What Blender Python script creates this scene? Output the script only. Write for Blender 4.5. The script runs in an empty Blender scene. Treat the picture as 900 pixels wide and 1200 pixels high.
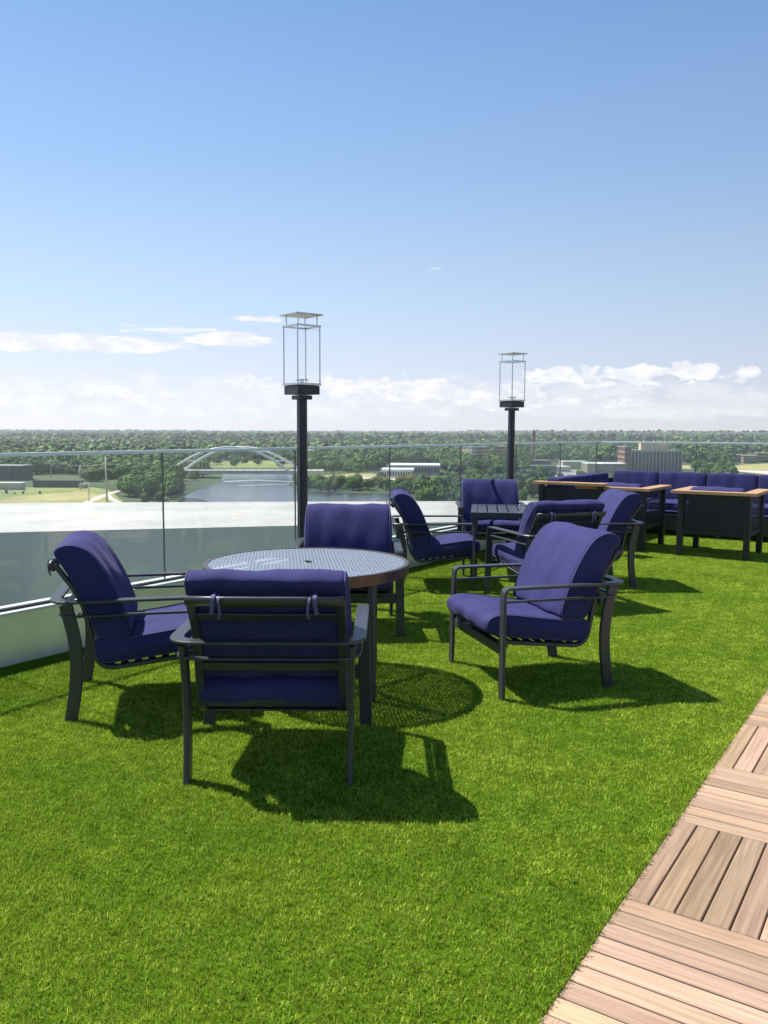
import bpy, bmesh, math, random
import numpy as np
from mathutils import Vector, Matrix
random.seed(7); rng = np.random.default_rng(11)
S = bpy.context.scene
COL = S.collection
R = math.radians
PI = math.pi

# ------------------------------------------------------------------ camera
F_PX, CAM_H, HOR = 980.0, 1.45, 505.5
PITCH = math.atan((600-HOR)/F_PX); ROLL = R(0.25)
cam_d = bpy.data.cameras.new('camera'); cam = bpy.data.objects.new('camera', cam_d); COL.objects.link(cam)
cam_d.sensor_fit = 'VERTICAL'; cam_d.sensor_height = 36; cam_d.sensor_width = 27
cam_d.lens = F_PX/1200*36
cam_d.clip_start = 0.05; cam_d.clip_end = 60000
cam.matrix_world = Matrix.Translation((0, 0, CAM_H)) @ Matrix.Rotation(PI/2-PITCH, 4, 'X') @ Matrix.Rotation(ROLL, 4, 'Z')
S.camera = cam
S.cycles.max_bounces = 6; S.cycles.diffuse_bounces = 3; S.cycles.glossy_bounces = 3; S.cycles.transmission_bounces = 3; S.cycles.volume_bounces = 0; S.cycles.transparent_max_bounces = 16
def at(u, v, z=0.0):
    """ground point seen at photo pixel (u,v) - used to survey the place from the photograph"""
    x = (u-450)/F_PX; y = (600-v)/F_PX
    x, y = x*math.cos(ROLL)-y*math.sin(ROLL), x*math.sin(ROLL)+y*math.cos(ROLL)
    d = (x, math.cos(PITCH)+y*math.sin(PITCH), -math.sin(PITCH)+y*math.cos(PITCH))
    t = (z-CAM_H)/d[2]
    return d[0]*t, d[1]*t
def hz(u, v, Y):
    x = (u-450)/F_PX; y = (600-v)/F_PX
    x, y = x*math.cos(ROLL)-y*math.sin(ROLL), x*math.sin(ROLL)+y*math.cos(ROLL)
    return CAM_H + (-math.sin(PITCH)+y*math.cos(PITCH))*Y/(math.cos(PITCH)+y*math.sin(PITCH))

# ------------------------------------------------------------------ light and sky
SUN_EL = R(56); SUN_DIR = Vector((-0.872*math.cos(SUN_EL), 0.490*math.cos(SUN_EL), math.sin(SUN_EL))).normalized()
sl = bpy.data.lights.new('sun', 'SUN'); so = bpy.data.objects.new('sun', sl); COL.objects.link(so)
sl.energy = 4.6; sl.angle = R(0.5); sl.color = (1.0, 0.955, 0.89)
so.rotation_euler = SUN_DIR.to_track_quat('Z', 'Y').to_euler()
so.location = (-20, 12, 30)
W = bpy.data.worlds.new('World'); S.world = W; W.use_nodes = True

def mathn(nt, op, a, b=None, c=None, clamp=False):
    n = nt.nodes.new('ShaderNodeMath'); n.operation = op; n.use_clamp = clamp
    for i, v in enumerate((a, b, c)):
        if v is None: continue
        if isinstance(v, (int, float)): n.inputs[i].default_value = v
        else: nt.links.new(v, n.inputs[i])
    return n.outputs[0]
def mixc(nt, fac, a, b, blend='MIX'):
    n = nt.nodes.new('ShaderNodeMix'); n.data_type = 'RGBA'; n.blend_type = blend
    for i, v in ((0, fac), (6, a), (7, b)):
        if isinstance(v, (int, float)): n.inputs[i].default_value = v
        elif isinstance(v, tuple): n.inputs[i].default_value = (*v, 1) if len(v) == 3 else v
        else: nt.links.new(v, n.inputs[i])
    return n.outputs[2]
def noise(nt, vec, scale, detail=4, rough=0.55, dist=0.0):
    n = nt.nodes.new('ShaderNodeTexNoise'); n.inputs['Scale'].default_value = scale
    n.inputs['Detail'].default_value = detail; n.inputs['Roughness'].default_value = rough
    n.inputs['Distortion'].default_value = dist
    if vec is not None: nt.links.new(vec, n.inputs['Vector'])
    return n.outputs['Fac']
def ramp(nt, fac, stops):
    n = nt.nodes.new('ShaderNodeValToRGB'); e = n.color_ramp.elements
    while len(e) < len(stops): e.new(0.5)
    for k, (p, c) in enumerate(stops):
        e[k].position = p; e[k].color = (*c, 1) if len(c) == 3 else c
    if fac is not None: nt.links.new(fac, n.inputs[0])
    return n.outputs[0]
def mrange(nt, v, a, b, c=0.0, d=1.0, smooth=True):
    n = nt.nodes.new('ShaderNodeMapRange'); n.interpolation_type = 'SMOOTHSTEP' if smooth else 'LINEAR'
    nt.links.new(v, n.inputs[0])
    for i, x in zip((1, 2, 3, 4), (a, b, c, d)): n.inputs[i].default_value = x
    return n.outputs[0]

def build_world():
    nt = W.node_tree; nt.nodes.clear()
    out = nt.nodes.new('ShaderNodeOutputWorld'); bg = nt.nodes.new('ShaderNodeBackground')
    sky = nt.nodes.new('ShaderNodeTexSky'); sky.sky_type = 'NISHITA'; sky.sun_disc = False
    sky.sun_elevation = SUN_EL; sky.sun_rotation = R(SKY_ROT)
    sky.air_density = 1.0; sky.dust_density = 0.6; sky.ozone_density = 2.2; sky.altitude = 200
    tc = nt.nodes.new('ShaderNodeTexCoord'); sep = nt.nodes.new('ShaderNodeSeparateXYZ')
    nt.links.new(tc.outputs['Generated'], sep.inputs[0])
    x, y, z = sep.outputs
    az = mathn(nt, 'ARCTAN2', x, y)                    # 0 straight ahead, + to the right
    hyp = mathn(nt, 'SQRT', mathn(nt, 'ADD', mathn(nt, 'MULTIPLY', x, x), mathn(nt, 'MULTIPLY', y, y)))
    el = mathn(nt, 'ARCTAN2', z, hyp)
    cb = nt.nodes.new('ShaderNodeCombineXYZ')
    nt.links.new(az, cb.inputs[0]); nt.links.new(mathn(nt, 'MULTIPLY', el, 2.3), cb.inputs[1])
    v = cb.outputs[0]
    # cumulus banks low over the horizon
    n1 = noise(nt, v, 15, 8, 0.58, 0.15); n2 = noise(nt, v, 5.0, 3, 0.5)
    def band(a, b, c, d): return mathn(nt, 'MULTIPLY', mrange(nt, el, a, b), mrange(nt, el, c, d, 1, 0))
    low = band(0.005, 0.022, 0.042, 0.088)
    thr = mathn(nt, 'ADD', mathn(nt, 'MULTIPLY', n1, 0.75), mathn(nt, 'MULTIPLY', n2, 0.35))
    cum = mrange(nt, mathn(nt, 'ADD', thr, mathn(nt, 'MULTIPLY', low, 0.24)), 0.69, 0.80)
    cum = mathn(nt, 'MULTIPLY', cum, low)
    cum = mathn(nt, 'POWER', cum, 0.6)
    # soft veil near the horizon
    veil = mathn(nt, 'MULTIPLY', mrange(nt, el, 0.0, 0.16, 1, 0), 0.50)
    # flat wind-drawn streaks
    cs = nt.nodes.new('ShaderNodeCombineXYZ')
    nt.links.new(az, cs.inputs[0]); nt.links.new(mathn(nt, 'MULTIPLY', el, 8.0), cs.inputs[1])
    n3 = noise(nt, cs.outputs[0], 9, 7, 0.55, 0.3)
    wn = nt.nodes.new('ShaderNodeTexNoise'); wn.inputs['Scale'].default_value = 34; wn.inputs['Detail'].default_value = 5; nt.links.new(v, wn.inputs['Vector'])
    ws = nt.nodes.new('ShaderNodeSeparateColor'); nt.links.new(wn.outputs['Color'], ws.inputs[0])
    azw = mathn(nt, 'ADD', az, mathn(nt, 'MULTIPLY', mathn(nt, 'SUBTRACT', ws.outputs[0], .5), .085)); elw = mathn(nt, 'ADD', el, mathn(nt, 'MULTIPLY', mathn(nt, 'SUBTRACT', ws.outputs[1], .5), .030))
    azs = mathn(nt, 'ADD', az, mathn(nt, 'MULTIPLY', mathn(nt, 'SUBTRACT', ws.outputs[0], .5), .05)); els = mathn(nt, 'ADD', el, mathn(nt, 'MULTIPLY', mathn(nt, 'SUBTRACT', noise(nt, cs.outputs[0], 14, 4, .5), .5), .016))
    def blob(a0, e0, wa, we):
        hi_ = e0 > .085
        da = mathn(nt, 'DIVIDE', mathn(nt, 'SUBTRACT', azs if hi_ else azw, a0), wa); de = mathn(nt, 'DIVIDE', mathn(nt, 'SUBTRACT', els if hi_ else elw, e0), we)
        return mathn(nt, 'SUBTRACT', 1.0, mathn(nt, 'ADD', mathn(nt, 'MULTIPLY', da, da), mathn(nt, 'MULTIPLY', de, de)), clamp=True)
    def px(u, vv): return math.atan((u-450)/F_PX), math.atan((504.5-vv)/F_PX)*math.cos(math.atan((u-450)/F_PX))
    acc = None
    for (u, vv, wu, wv, k) in ((95, 405, 150, 13, 1.0), (195, 388, 75, 6, .8), (272, 401, 75, 9, 1.0), (300, 377, 34, 3.2, .9), (40, 396, 60, 5, .9), (140, 463, 90, 14, .8), (290, 448, 60, 8, .6),
                              (490, 456, 75, 18, 1.0), (400, 452, 60, 14, .9), (738, 437, 46, 13, 1.0), (803, 434, 34, 14, 1.0), (648, 440, 38, 14, .95), (620, 452, 40, 8, .7), (694, 452, 30, 8, .9), (866, 438, 26, 11, .75), (690, 434, 16, 7, .7), (505, 319, 40, 3, .3), (560, 466, 110, 16, .55), (720, 470, 150, 14, .45), (60, 470, 120, 12, .5)):
        a0, e0 = px(u, vv)
        b = mathn(nt, 'MULTIPLY', blob(a0, e0, wu/F_PX, wv/F_PX), k)
        acc = b if acc is None else mathn(nt, 'MAXIMUM', acc, b)
    nf = noise(nt, v, 52, 7, 0.62, 0.5); nm = noise(nt, v, 20, 5, 0.55, 0.2)
    hi = mrange(nt, el, 0.085, 0.10)                                  # streaks above, heaped clouds below
    puff = mathn(nt, 'ADD', mathn(nt, 'MULTIPLY', nf, 1.3), mathn(nt, 'MULTIPLY', nm, 1.5))
    n4 = noise(nt, cs.outputs[0], 30, 6, 0.6, 0.3)
    wisp = mathn(nt, 'ADD', mathn(nt, 'MULTIPLY', n3, 1.5), mathn(nt, 'MULTIPLY', n4, 1.0))
    mixn = mathn(nt, 'ADD', mathn(nt, 'MULTIPLY', puff, mathn(nt, 'SUBTRACT', 1.0, hi)), mathn(nt, 'MULTIPLY', mathn(nt, 'ADD', wisp, 0.15), hi))
    val = mathn(nt, 'ADD', mathn(nt, 'MULTIPLY', acc, 1.05), mathn(nt, 'SUBTRACT', mixn, 1.4))
    st = mathn(nt, 'MULTIPLY', mrange(nt, val, 0.30, 0.64), mrange(nt, acc, 0.0, 0.25))
    cl = mathn(nt, 'MAXIMUM', mathn(nt, 'MULTIPLY', cum, 0.45), st, clamp=True)
    # clear-sky colours by height above the horizon, as seen that day, carried on the physical sky
    grad = ramp(nt, mathn(nt, 'DIVIDE', el, 1.2, clamp=True), [(0.0, (4.35, 4.45, 4.9)), (0.05, (3.75, 4.0, 4.9)), (0.12, (2.9, 3.7, 4.85)), (0.24, (1.8, 2.85, 4.6)), (0.40, (1.02, 2.0, 3.95)), (0.6, (0.55, 1.1, 2.5)), (1.0, (0.3, 0.65, 1.6))])
    side = mrange(nt, mathn(nt, 'ADD', mathn(nt, 'MULTIPLY', x, -0.87), mathn(nt, 'MULTIPLY', y, 0.49)), 0.0, 0.85, 0.84, 1.15, False)
    grad = mixc(nt, 1.0, grad, side, 'MULTIPLY')
    skyc = mixc(nt, 0.86, sky.outputs[0], grad)
    # pale forward-scatter side (towards the sun) comes from the sky itself; clouds are sun-white
    shade = mrange(nt, noise(nt, v, 32, 5, 0.6), 0.35, 0.7)
    ccol = mixc(nt, shade, (4.7, 4.75, 5.1), (5.8, 5.8, 5.9))
    fin = mixc(nt, mathn(nt, 'MULTIPLY', cl, 0.9), skyc, ccol)
    nt.links.new(fin, bg.inputs[0]); bg.inputs[1].default_value = SKY_STR
    nt.links.new(bg.outputs[0], out.inputs[0])
SKY_ROT = -60.7; SKY_STR = 0.10
build_world()
vs = S.view_settings; vs.view_transform = 'Standard'; vs.look = 'None'; vs.gamma = 1; vs.exposure = 0.9; vs.use_curve_mapping = False

# ------------------------------------------------------------------ materials
def mat(name, color, rough=0.6, metal=0.0, spec=0.5, var=0.0, scale=8.0, bump=0.0, bscale=60.0, sheen=0.0, var2=None, stretch=(1, 1, 1), objrand=0.0, attr=None, coat=0.0):
    m = bpy.data.materials.new(name); m.use_nodes = True; nt = m.node_tree
    b = nt.nodes['Principled BSDF']
    b.inputs['Roughness'].default_value = rough; b.inputs['Metallic'].default_value = metal
    b.inputs['Specular IOR Level'].default_value = spec; b.inputs['Sheen Weight'].default_value = sheen
    b.inputs['Coat Weight'].default_value = coat
    tc = nt.nodes.new('ShaderNodeTexCoord'); mp = nt.nodes.new('ShaderNodeMapping'); mp.inputs['Scale'].default_value = stretch
    nt.links.new(tc.outputs['Object'], mp.inputs[0]); vec = mp.outputs[0]
    col = (*color, 1)
    n = noise(nt, vec, scale, 5)
    c2 = var2 or tuple(min(1, c*(1+var)) for c in color); c1 = tuple(c*(1-var) for c in color)
    out = mixc(nt, mrange(nt, n, 0.3, 0.7), c1, c2)
    if objrand:
        oi = nt.nodes.new('ShaderNodeObjectInfo')
        f = mathn(nt, 'ADD', mathn(nt, 'MULTIPLY', oi.outputs['Random'], 2*objrand), 1-objrand)
        out = mixc(nt, 1.0, out, f, 'MULTIPLY')
    if attr:
        at_ = nt.nodes.new('ShaderNodeAttribute'); at_.attribute_name = attr
        out = mixc(nt, 1.0, out, at_.outputs['Color'], 'MULTIPLY')
    nt.links.new(out, b.inputs['Base Color'])
    if bump:
        bp = nt.nodes.new('ShaderNodeBump'); bp.inputs['Strength'].default_value = 1.0; bp.inputs['Distance'].default_value = bump
        nt.links.new(noise(nt, vec, bscale, 4), bp.inputs['Height']); nt.links.new(bp.outputs[0], b.inputs['Normal'])
    return m

def fabric_mat():
    m = mat('navy_canvas', (0.033, 0.034, 0.118), rough=0.85, spec=0.15, var=0.08, scale=5, sheen=0.08)
    nt = m.node_tree; b = nt.nodes['Principled BSDF']
    b.inputs['Sheen Roughness'].default_value = 0.4; b.inputs['Sheen Tint'].default_value = (0.55, 0.5, 0.9, 1)
    tc = nt.nodes.new('ShaderNodeTexCoord')
    mp = nt.nodes.new('ShaderNodeMapping'); mp.inputs['Scale'].default_value = (14, 2.2, 3.0); nt.links.new(tc.outputs['Object'], mp.inputs[0])
    w1 = noise(nt, mp.outputs[0], 1.0, 3, 0.5, 0.4)                     # gathered puckers along the seams
    w2 = noise(nt, tc.outputs['Object'], 7, 3, 0.5)
    wv = noise(nt, tc.outputs['Object'], 420, 2, 0.5)
    h = mathn(nt, 'ADD', mathn(nt, 'ADD', mathn(nt, 'MULTIPLY', w1, 0.0028), mathn(nt, 'MULTIPLY', w2, 0.006)), mathn(nt, 'MULTIPLY', wv, 0.0006))
    bp = nt.nodes.new('ShaderNodeBump'); bp.inputs['Strength'].default_value = 0.8; bp.inputs['Distance'].default_value = 1.0
    nt.links.new(h, bp.inputs['Height']); nt.links.new(bp.outputs[0], b.inputs['Normal'])
    return m
M = {}
M['fabric'] = fabric_mat()
M['piping'] = mat('navy_piping', (0.05, 0.045, 0.15), rough=0.7)
M['strap'] = mat('strap_tape', (0.085, 0.08, 0.19), rough=0.8)
M['metal'] = mat('charcoal_powder_coat', (0.038, 0.041, 0.047), rough=0.38, metal=0.15, spec=0.6, var=0.10, scale=30, bump=0.0003, bscale=900)
M['blackmetal'] = mat('black_powder_coat', (0.018, 0.018, 0.021), rough=0.42, spec=0.5, var=0.15, scale=20, bump=0.0003, bscale=700)
M['polemetal'] = mat('dark_navy_pole_paint', (0.016, 0.018, 0.030), rough=0.35, spec=0.5, var=0.1)
M['bronze'] = mat('bronze_rim', (0.10, 0.062, 0.042), rough=0.32, metal=0.5, spec=0.6, var=0.15, scale=14)
M['steel'] = mat('brushed_steel', (0.55, 0.56, 0.58), rough=0.3, metal=0.9, var=0.08, scale=40)
M['brass'] = mat('steel_roof_plate', (0.50, 0.49, 0.47), rough=0.4, metal=0.6, var=0.1)
M['teak'] = mat('oiled_teak', (0.42, 0.25, 0.12), rough=0.5, spec=0.4, var=0.14, scale=4, stretch=(1.5, 14, 14))
M['curb'] = mat('pale_curb_coating', (0.86, 0.85, 0.78), rough=0.42, metal=0.55, var=0.05, scale=3, bump=0.0008, bscale=30)
M['cap'] = mat('white_metal_coping', (0.66, 0.67, 0.66), rough=0.4, var=0.03, scale=5)
M['membrane'] = mat('white_roof_membrane', (0.42, 0.41, 0.385), rough=0.7, var=0.11, scale=0.9, bump=0.002, bscale=6)
M['fascia'] = mat('grey_green_parapet_face', (0.33, 0.365, 0.335), rough=0.6, var=0.08, scale=0.8)
M['glassedge'] = mat('polished_glass_edge', (0.84, 0.88, 0.86), rough=0.4, spec=0.8)
M['joint'] = mat('dark_joint', (0.03, 0.04, 0.04), rough=0.5)

def glass_mat(name, tint, base_refl=0.04, dirt_sheen=0.0, smudge=0.0):
    m = bpy.data.materials.new(name); m.use_nodes = True; nt = m.node_tree; nt.nodes.clear()
    out = nt.nodes.new('ShaderNodeOutputMaterial'); tr = nt.nodes.new('ShaderNodeBsdfTransparent'); gl = nt.nodes.new('ShaderNodeBsdfGlossy')
    tr.inputs[0].default_value = (*tint, 1); gl.inputs['Roughness'].default_value = 0.015; gl.inputs[0].default_value = (1, 1, 1, 1)
    fr = nt.nodes.new('ShaderNodeFresnel'); fr.inputs[0].default_value = 1.45
    ge = nt.nodes.new('ShaderNodeNewGeometry')            # same air-to-glass reflectance on either face of the sheet
    nt.links.new(mathn(nt, 'ADD', mathn(nt, 'MULTIPLY', ge.outputs['Backfacing'], 1/1.45-1.45), 1.45), fr.inputs[0])
    mx = nt.nodes.new('ShaderNodeMixShader'); nt.links.new(fr.outputs[0], mx.inputs[0])
    nt.links.new(tr.outputs[0], mx.inputs[1]); nt.links.new(gl.outputs[0], mx.inputs[2])
    if dirt_sheen:
        df = nt.nodes.new('ShaderNodeBsdfDiffuse'); df.inputs[0].default_value = (0.6, 0.63, 0.6, 1)  # pale film for grime, with soft reflections put into its colour
        tc = nt.nodes.new('ShaderNodeTexCoord'); n = noise(nt, tc.outputs['Object'], 1.3, 5, 0.6)
        f = mathn(nt, 'MULTIPLY', mrange(nt, n, 0.3, 0.75), dirt_sheen)
        m2 = nt.nodes.new('ShaderNodeMixShader'); nt.links.new(f, m2.inputs[0]); nt.links.new(mx.outputs[0], m2.inputs[1]); nt.links.new(df.outputs[0], m2.inputs[2]); mx = m2
    nt.links.new(mx.outputs[0], out.inputs[0])
    return m
M['glass'] = glass_mat('railing_glass', (0.965, 0.985, 0.975), dirt_sheen=0.10)
M['lampglass'] = glass_mat('lantern_glass', (0.99, 0.995, 0.995))

# ------------------------------------------------------------------ mesh helpers
class MB:
    def __init__(s): s.v = []; s.f = []; s.sm = []
    def add(s, vs_, fs, smooth=False):
        o = len(s.v); s.v += [tuple(p) for p in vs_]; s.f += [tuple(i+o for i in f) for f in fs]; s.sm += [smooth]*len(fs); return s
    def box(s, c, d, rz=0.0, bev=0.0):
        cx, cy, cz = c; hx, hy, hz_ = d[0]/2, d[1]/2, d[2]/2
        if bev <= 0:
            p = [(x*hx, y*hy, z*hz_) for z in (-1, 1) for y in (-1, 1) for x in (-1, 1)]
            f = [(0, 2, 3, 1), (4, 5, 7, 6), (0, 1, 5, 4), (2, 6, 7, 3), (0, 4, 6, 2), (1, 3, 7, 5)]
        else:
            bm = bmesh.new(); bmesh.ops.create_cube(bm, size=1.0)
            for q in bm.verts: q.co = Vector((q.co.x*d[0], q.co.y*d[1], q.co.z*d[2]))
            bmesh.ops.bevel(bm, geom=bm.edges[:], offset=bev, segments=2, affect='EDGES', profile=0.6)
            bm.verts.index_update(); p = [tuple(q.co) for q in bm.verts]; f = [tuple(q.index for q in g.verts) for g in bm.faces]; bm.free()
        ca, sa = math.cos(rz), math.sin(rz)
        return s.add([(cx+x*ca-y*sa, cy+x*sa+y*ca, cz+z) for x, y, z in p], f)
    def sweep(s, path, w, t, side, round_=False, n=10, closed=False, smooth=None):
        """flat bar (w wide along the transported side vector, t thick) or a tube of diameter w"""
        P = [Vector(p) for p in path]; L = len(P); sd = Vector(side).normalized(); rings = []
        if round_: prof = [(math.cos(2*PI*k/n)*w/2, math.sin(2*PI*k/n)*t/2) for k in range(n)]
        else:
            c = min(w, t)*0.22; a, b = w/2, t/2
            prof = [(-a+c, -b), (a-c, -b), (a, -b+c), (a, b-c), (a-c, b), (-a+c, b), (-a, b-c), (-a, -b+c)]
        m = len(prof); prev = None
        for i in range(L):
            if closed: tg = (P[(i+1) % L]-P[i-1]).normalized()
            else: tg = ((P[min(i+1, L-1)]-P[i]).normalized()+(P[i]-P[max(i-1, 0)]).normalized()).normalized()
            if prev is not None: sd = (prev.rotation_difference(tg)) @ sd
            sd = (sd-tg*sd.dot(tg)).normalized(); up = tg.cross(sd); prev = tg
            rings.append([tuple(P[i]+sd*x+up*y) for x, y in prof])
        vv = [p for r_ in rings for p in r_]; ff = []
        K = L if closed else L-1
        for i in range(K):
            for k in range(m):
                a = i*m+k; b = i*m+(k+1) % m; c = ((i+1) % L)*m+(k+1) % m; d = ((i+1) % L)*m+k
                ff.append((a, b, c, d))
        if not closed: ff += [tuple(range(m))[::-1], tuple((L-1)*m+k for k in range(m))]
        return s.add(vv, ff, round_ if smooth is None else smooth)
    def build(s, name, m, parent=None, loc=(0, 0, 0), rz=0.0):
        me = bpy.data.meshes.new(name); me.from_pydata(s.v, [], s.f); me.update()
        bm = bmesh.new(); bm.from_mesh(me); bmesh.ops.recalc_face_normals(bm, faces=bm.faces[:]); bm.to_mesh(me); bm.free()
        me.polygons.foreach_set('use_smooth', s.sm)
        for q in (m if isinstance(m, (list, tuple)) else [m]): me.materials.append(q)
        o = bpy.data.objects.new(name, me); COL.objects.link(o); o.location = loc; o.rotation_euler[2] = rz
        if parent is not None: o.parent = parent
        return o
def arc(pts, rad, n=6):
    """polyline with rounded corners"""
    P = [Vector(p) for p in pts]; out = [P[0]]
    for i in range(1, len(P)-1):
        a = (P[i-1]-P[i]).normalized(); b = (P[i+1]-P[i]).normalized(); r_ = min(rad, (P[i-1]-P[i]).length*.49, (P[i+1]-P[i]).length*.49)
        p0 = P[i]+a*r_; p1 = P[i]+b*r_
        for k in range(n+1):
            t = k/n; out.append(p0*(1-t)**2+P[i]*2*t*(1-t)+p1*t*t)
    out.append(P[-1]); return out
def spline(pts, n=6):
    P = [Vector(p) for p in pts]; Q = [P[0]*2-P[1]]+P+[P[-1]*2-P[-2]]; out = []
    for i in range(1, len(Q)-2):
        for k in range(n):
            t = k/n; a, b, c, d = Q[i-1], Q[i], Q[i+1], Q[i+2]
            out.append(0.5*((2*b)+(c-a)*t+(2*a-5*b+4*c-d)*t*t+(3*b-a-3*c+d)*t**3))
    out.append(P[-1]); return out
def loop_spline(P, n=4):
    out = []; L = len(P)
    for i in range(L):
        a, b, c, d = [Vector(P[(i+k) % L]) for k in (-1, 0, 1, 2)]
        for k in range(n):
            t = k/n; out.append(0.5*((2*b)+(c-a)*t+(2*a-5*b+4*c-d)*t*t+(3*b-a-3*c+d)*t**3))
    return out
def tag(o, label=None, cat=None, group=None, kind=None):
    if label: o['label'] = label
    if cat: o['category'] = cat
    if group: o['group'] = group
    if kind: o['kind'] = kind
    return o
def empty(name, loc=(0, 0, 0), rz=0.0):
    o = bpy.data.objects.new(name, None); COL.objects.link(o); o.location = loc; o.rotation_euler[2] = rz; o.empty_display_size = 0.2; return o
KIDS = {}
def copy_tree(o, parent=None):
    c = o.copy(); COL.objects.link(c)
    if parent is not None: c.parent = parent
    for ch in [x for x in list(COL.objects) if x.parent == o]: copy_tree(ch, c)
    return c

# ------------------------------------------------------------------ cushions
class Pair:
    def __init__(s): s.l = []
    def build(s, *a):
        for q in s.l: q.build(*a)
def cushion(prof, width, rad=0.035, bulge=0.012, seed=0, pucker=0.0):
    """loft of a side profile (y,z) along x with rounded ends; returns (cushion MB, piping MB)"""
    pts = [Vector((p[0], p[1])) for p in loop_spline([(a, b) for a, b in prof], 5)]
    n = len(pts); area = sum(pts[i].x*pts[(i+1) % n].y-pts[(i+1) % n].x*pts[i].y for i in range(n)); sg = 1 if area > 0 else -1
    nor = []
    for i in range(n):
        t = (pts[(i+1) % n]-pts[i-1]).normalized(); nor.append(Vector((-t.y, t.x))*sg)     # inward
    cen = sum(pts, Vector((0, 0)))/n; hw = width/2
    xs = []; K = 5
    for k in range(K+1):
        e = rad*(1-math.cos(k/K*PI/2)); xs.append((-hw+e, rad-math.sqrt(max(0, rad*rad-(rad-e)**2))))
    mid = [(-hw+rad+(2*hw-2*rad)*k/26, 0.0) for k in range(1, 26)]
    xs = xs+mid+[(-x, i) for x, i in reversed(xs)]
    rnd = random.Random(seed); ph = [rnd.uniform(0, 6.28) for _ in range(8)]
    mb = MB(); V = []; Fc = []
    for x, ins in xs:
        for i, p in enumerate(pts):
            puff = bulge*(1-(x/hw)**2)
            w = 0.0035*(math.sin(x*17+ph[0]+i*.13)+math.sin(x*31+ph[1]-i*.21)*.6+math.sin(i*.5+ph[2]+x*6)*.6)
            if pucker: w += pucker*math.sin(x*95+ph[3])*math.sin(x*37+ph[4])
            q = p+nor[i]*(ins-puff+w*(1-abs(x/hw)**3)); V.append((x, q.x, q.y))
    for j in range(len(xs)-1):
        for i in range(n):
            a = j*n+i; b = j*n+(i+1) % n; Fc.append((a, b, b+n, a+n))
    for s_, base in ((-1, 0), (1, (len(xs)-1)*n)):      # softly bulging ends
        prev = base
        for q in (0.72, 0.4, 0.12):
            off = len(V)
            for i in range(n):
                v = V[base+i]; V.append((s_*(hw+0.012*(1-q*q)), cen.x+(v[1]-cen.x)*q, cen.y+(v[2]-cen.y)*q))
            for i in range(n): Fc.append((prev+i, prev+(i+1) % n, off+(i+1) % n, off+i))
            prev = off
        Fc.append(tuple(prev+i for i in range(n)))
    mb.add(V, Fc, True)
    pm = Pair()
    for s_ in (-1, 1):
        mm = MB(); pm.l.append(mm)
        path = [(s_*(hw-rad*.28), p.x-nr.x*.0-(-nr.x)*rad*.20, p.y-(-nr.y)*rad*.20) for p, nr in zip(pts, nor)]
        mm.sweep(path, 0.007, 0.007, (1, 0, 0), round_=True, n=6, closed=True)
    return mb, pm
BACK = [(a*.92 if a < 0 else a, b if b < .6 else .6+(b-.6)*.93) for a, b in [(-.225, .43), (-.275, .56), (-.33, .68), (-.392, .79), (-.425, .845), (-.425, .875), (-.385, .900), (-.32, .900), (-.245, .862), (-.175, .77), (-.115, .655), (-.068, .54), (-.04, .455), (-.05, .415), (-.11, .398), (-.18, .40)]]
SEAT = [(a*.93 if a < 0 else a, b) for a, b in [(-.20, .275), (-.238, .31), (-.245, .36), (-.205, .395), (-.1, .402), (.1, .427), (.27, .452), (.355, .450), (.40, .425), (.408, .385), (.385, .345), (.30, .325), (.1, .30), (-.08, .28)]]

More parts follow.
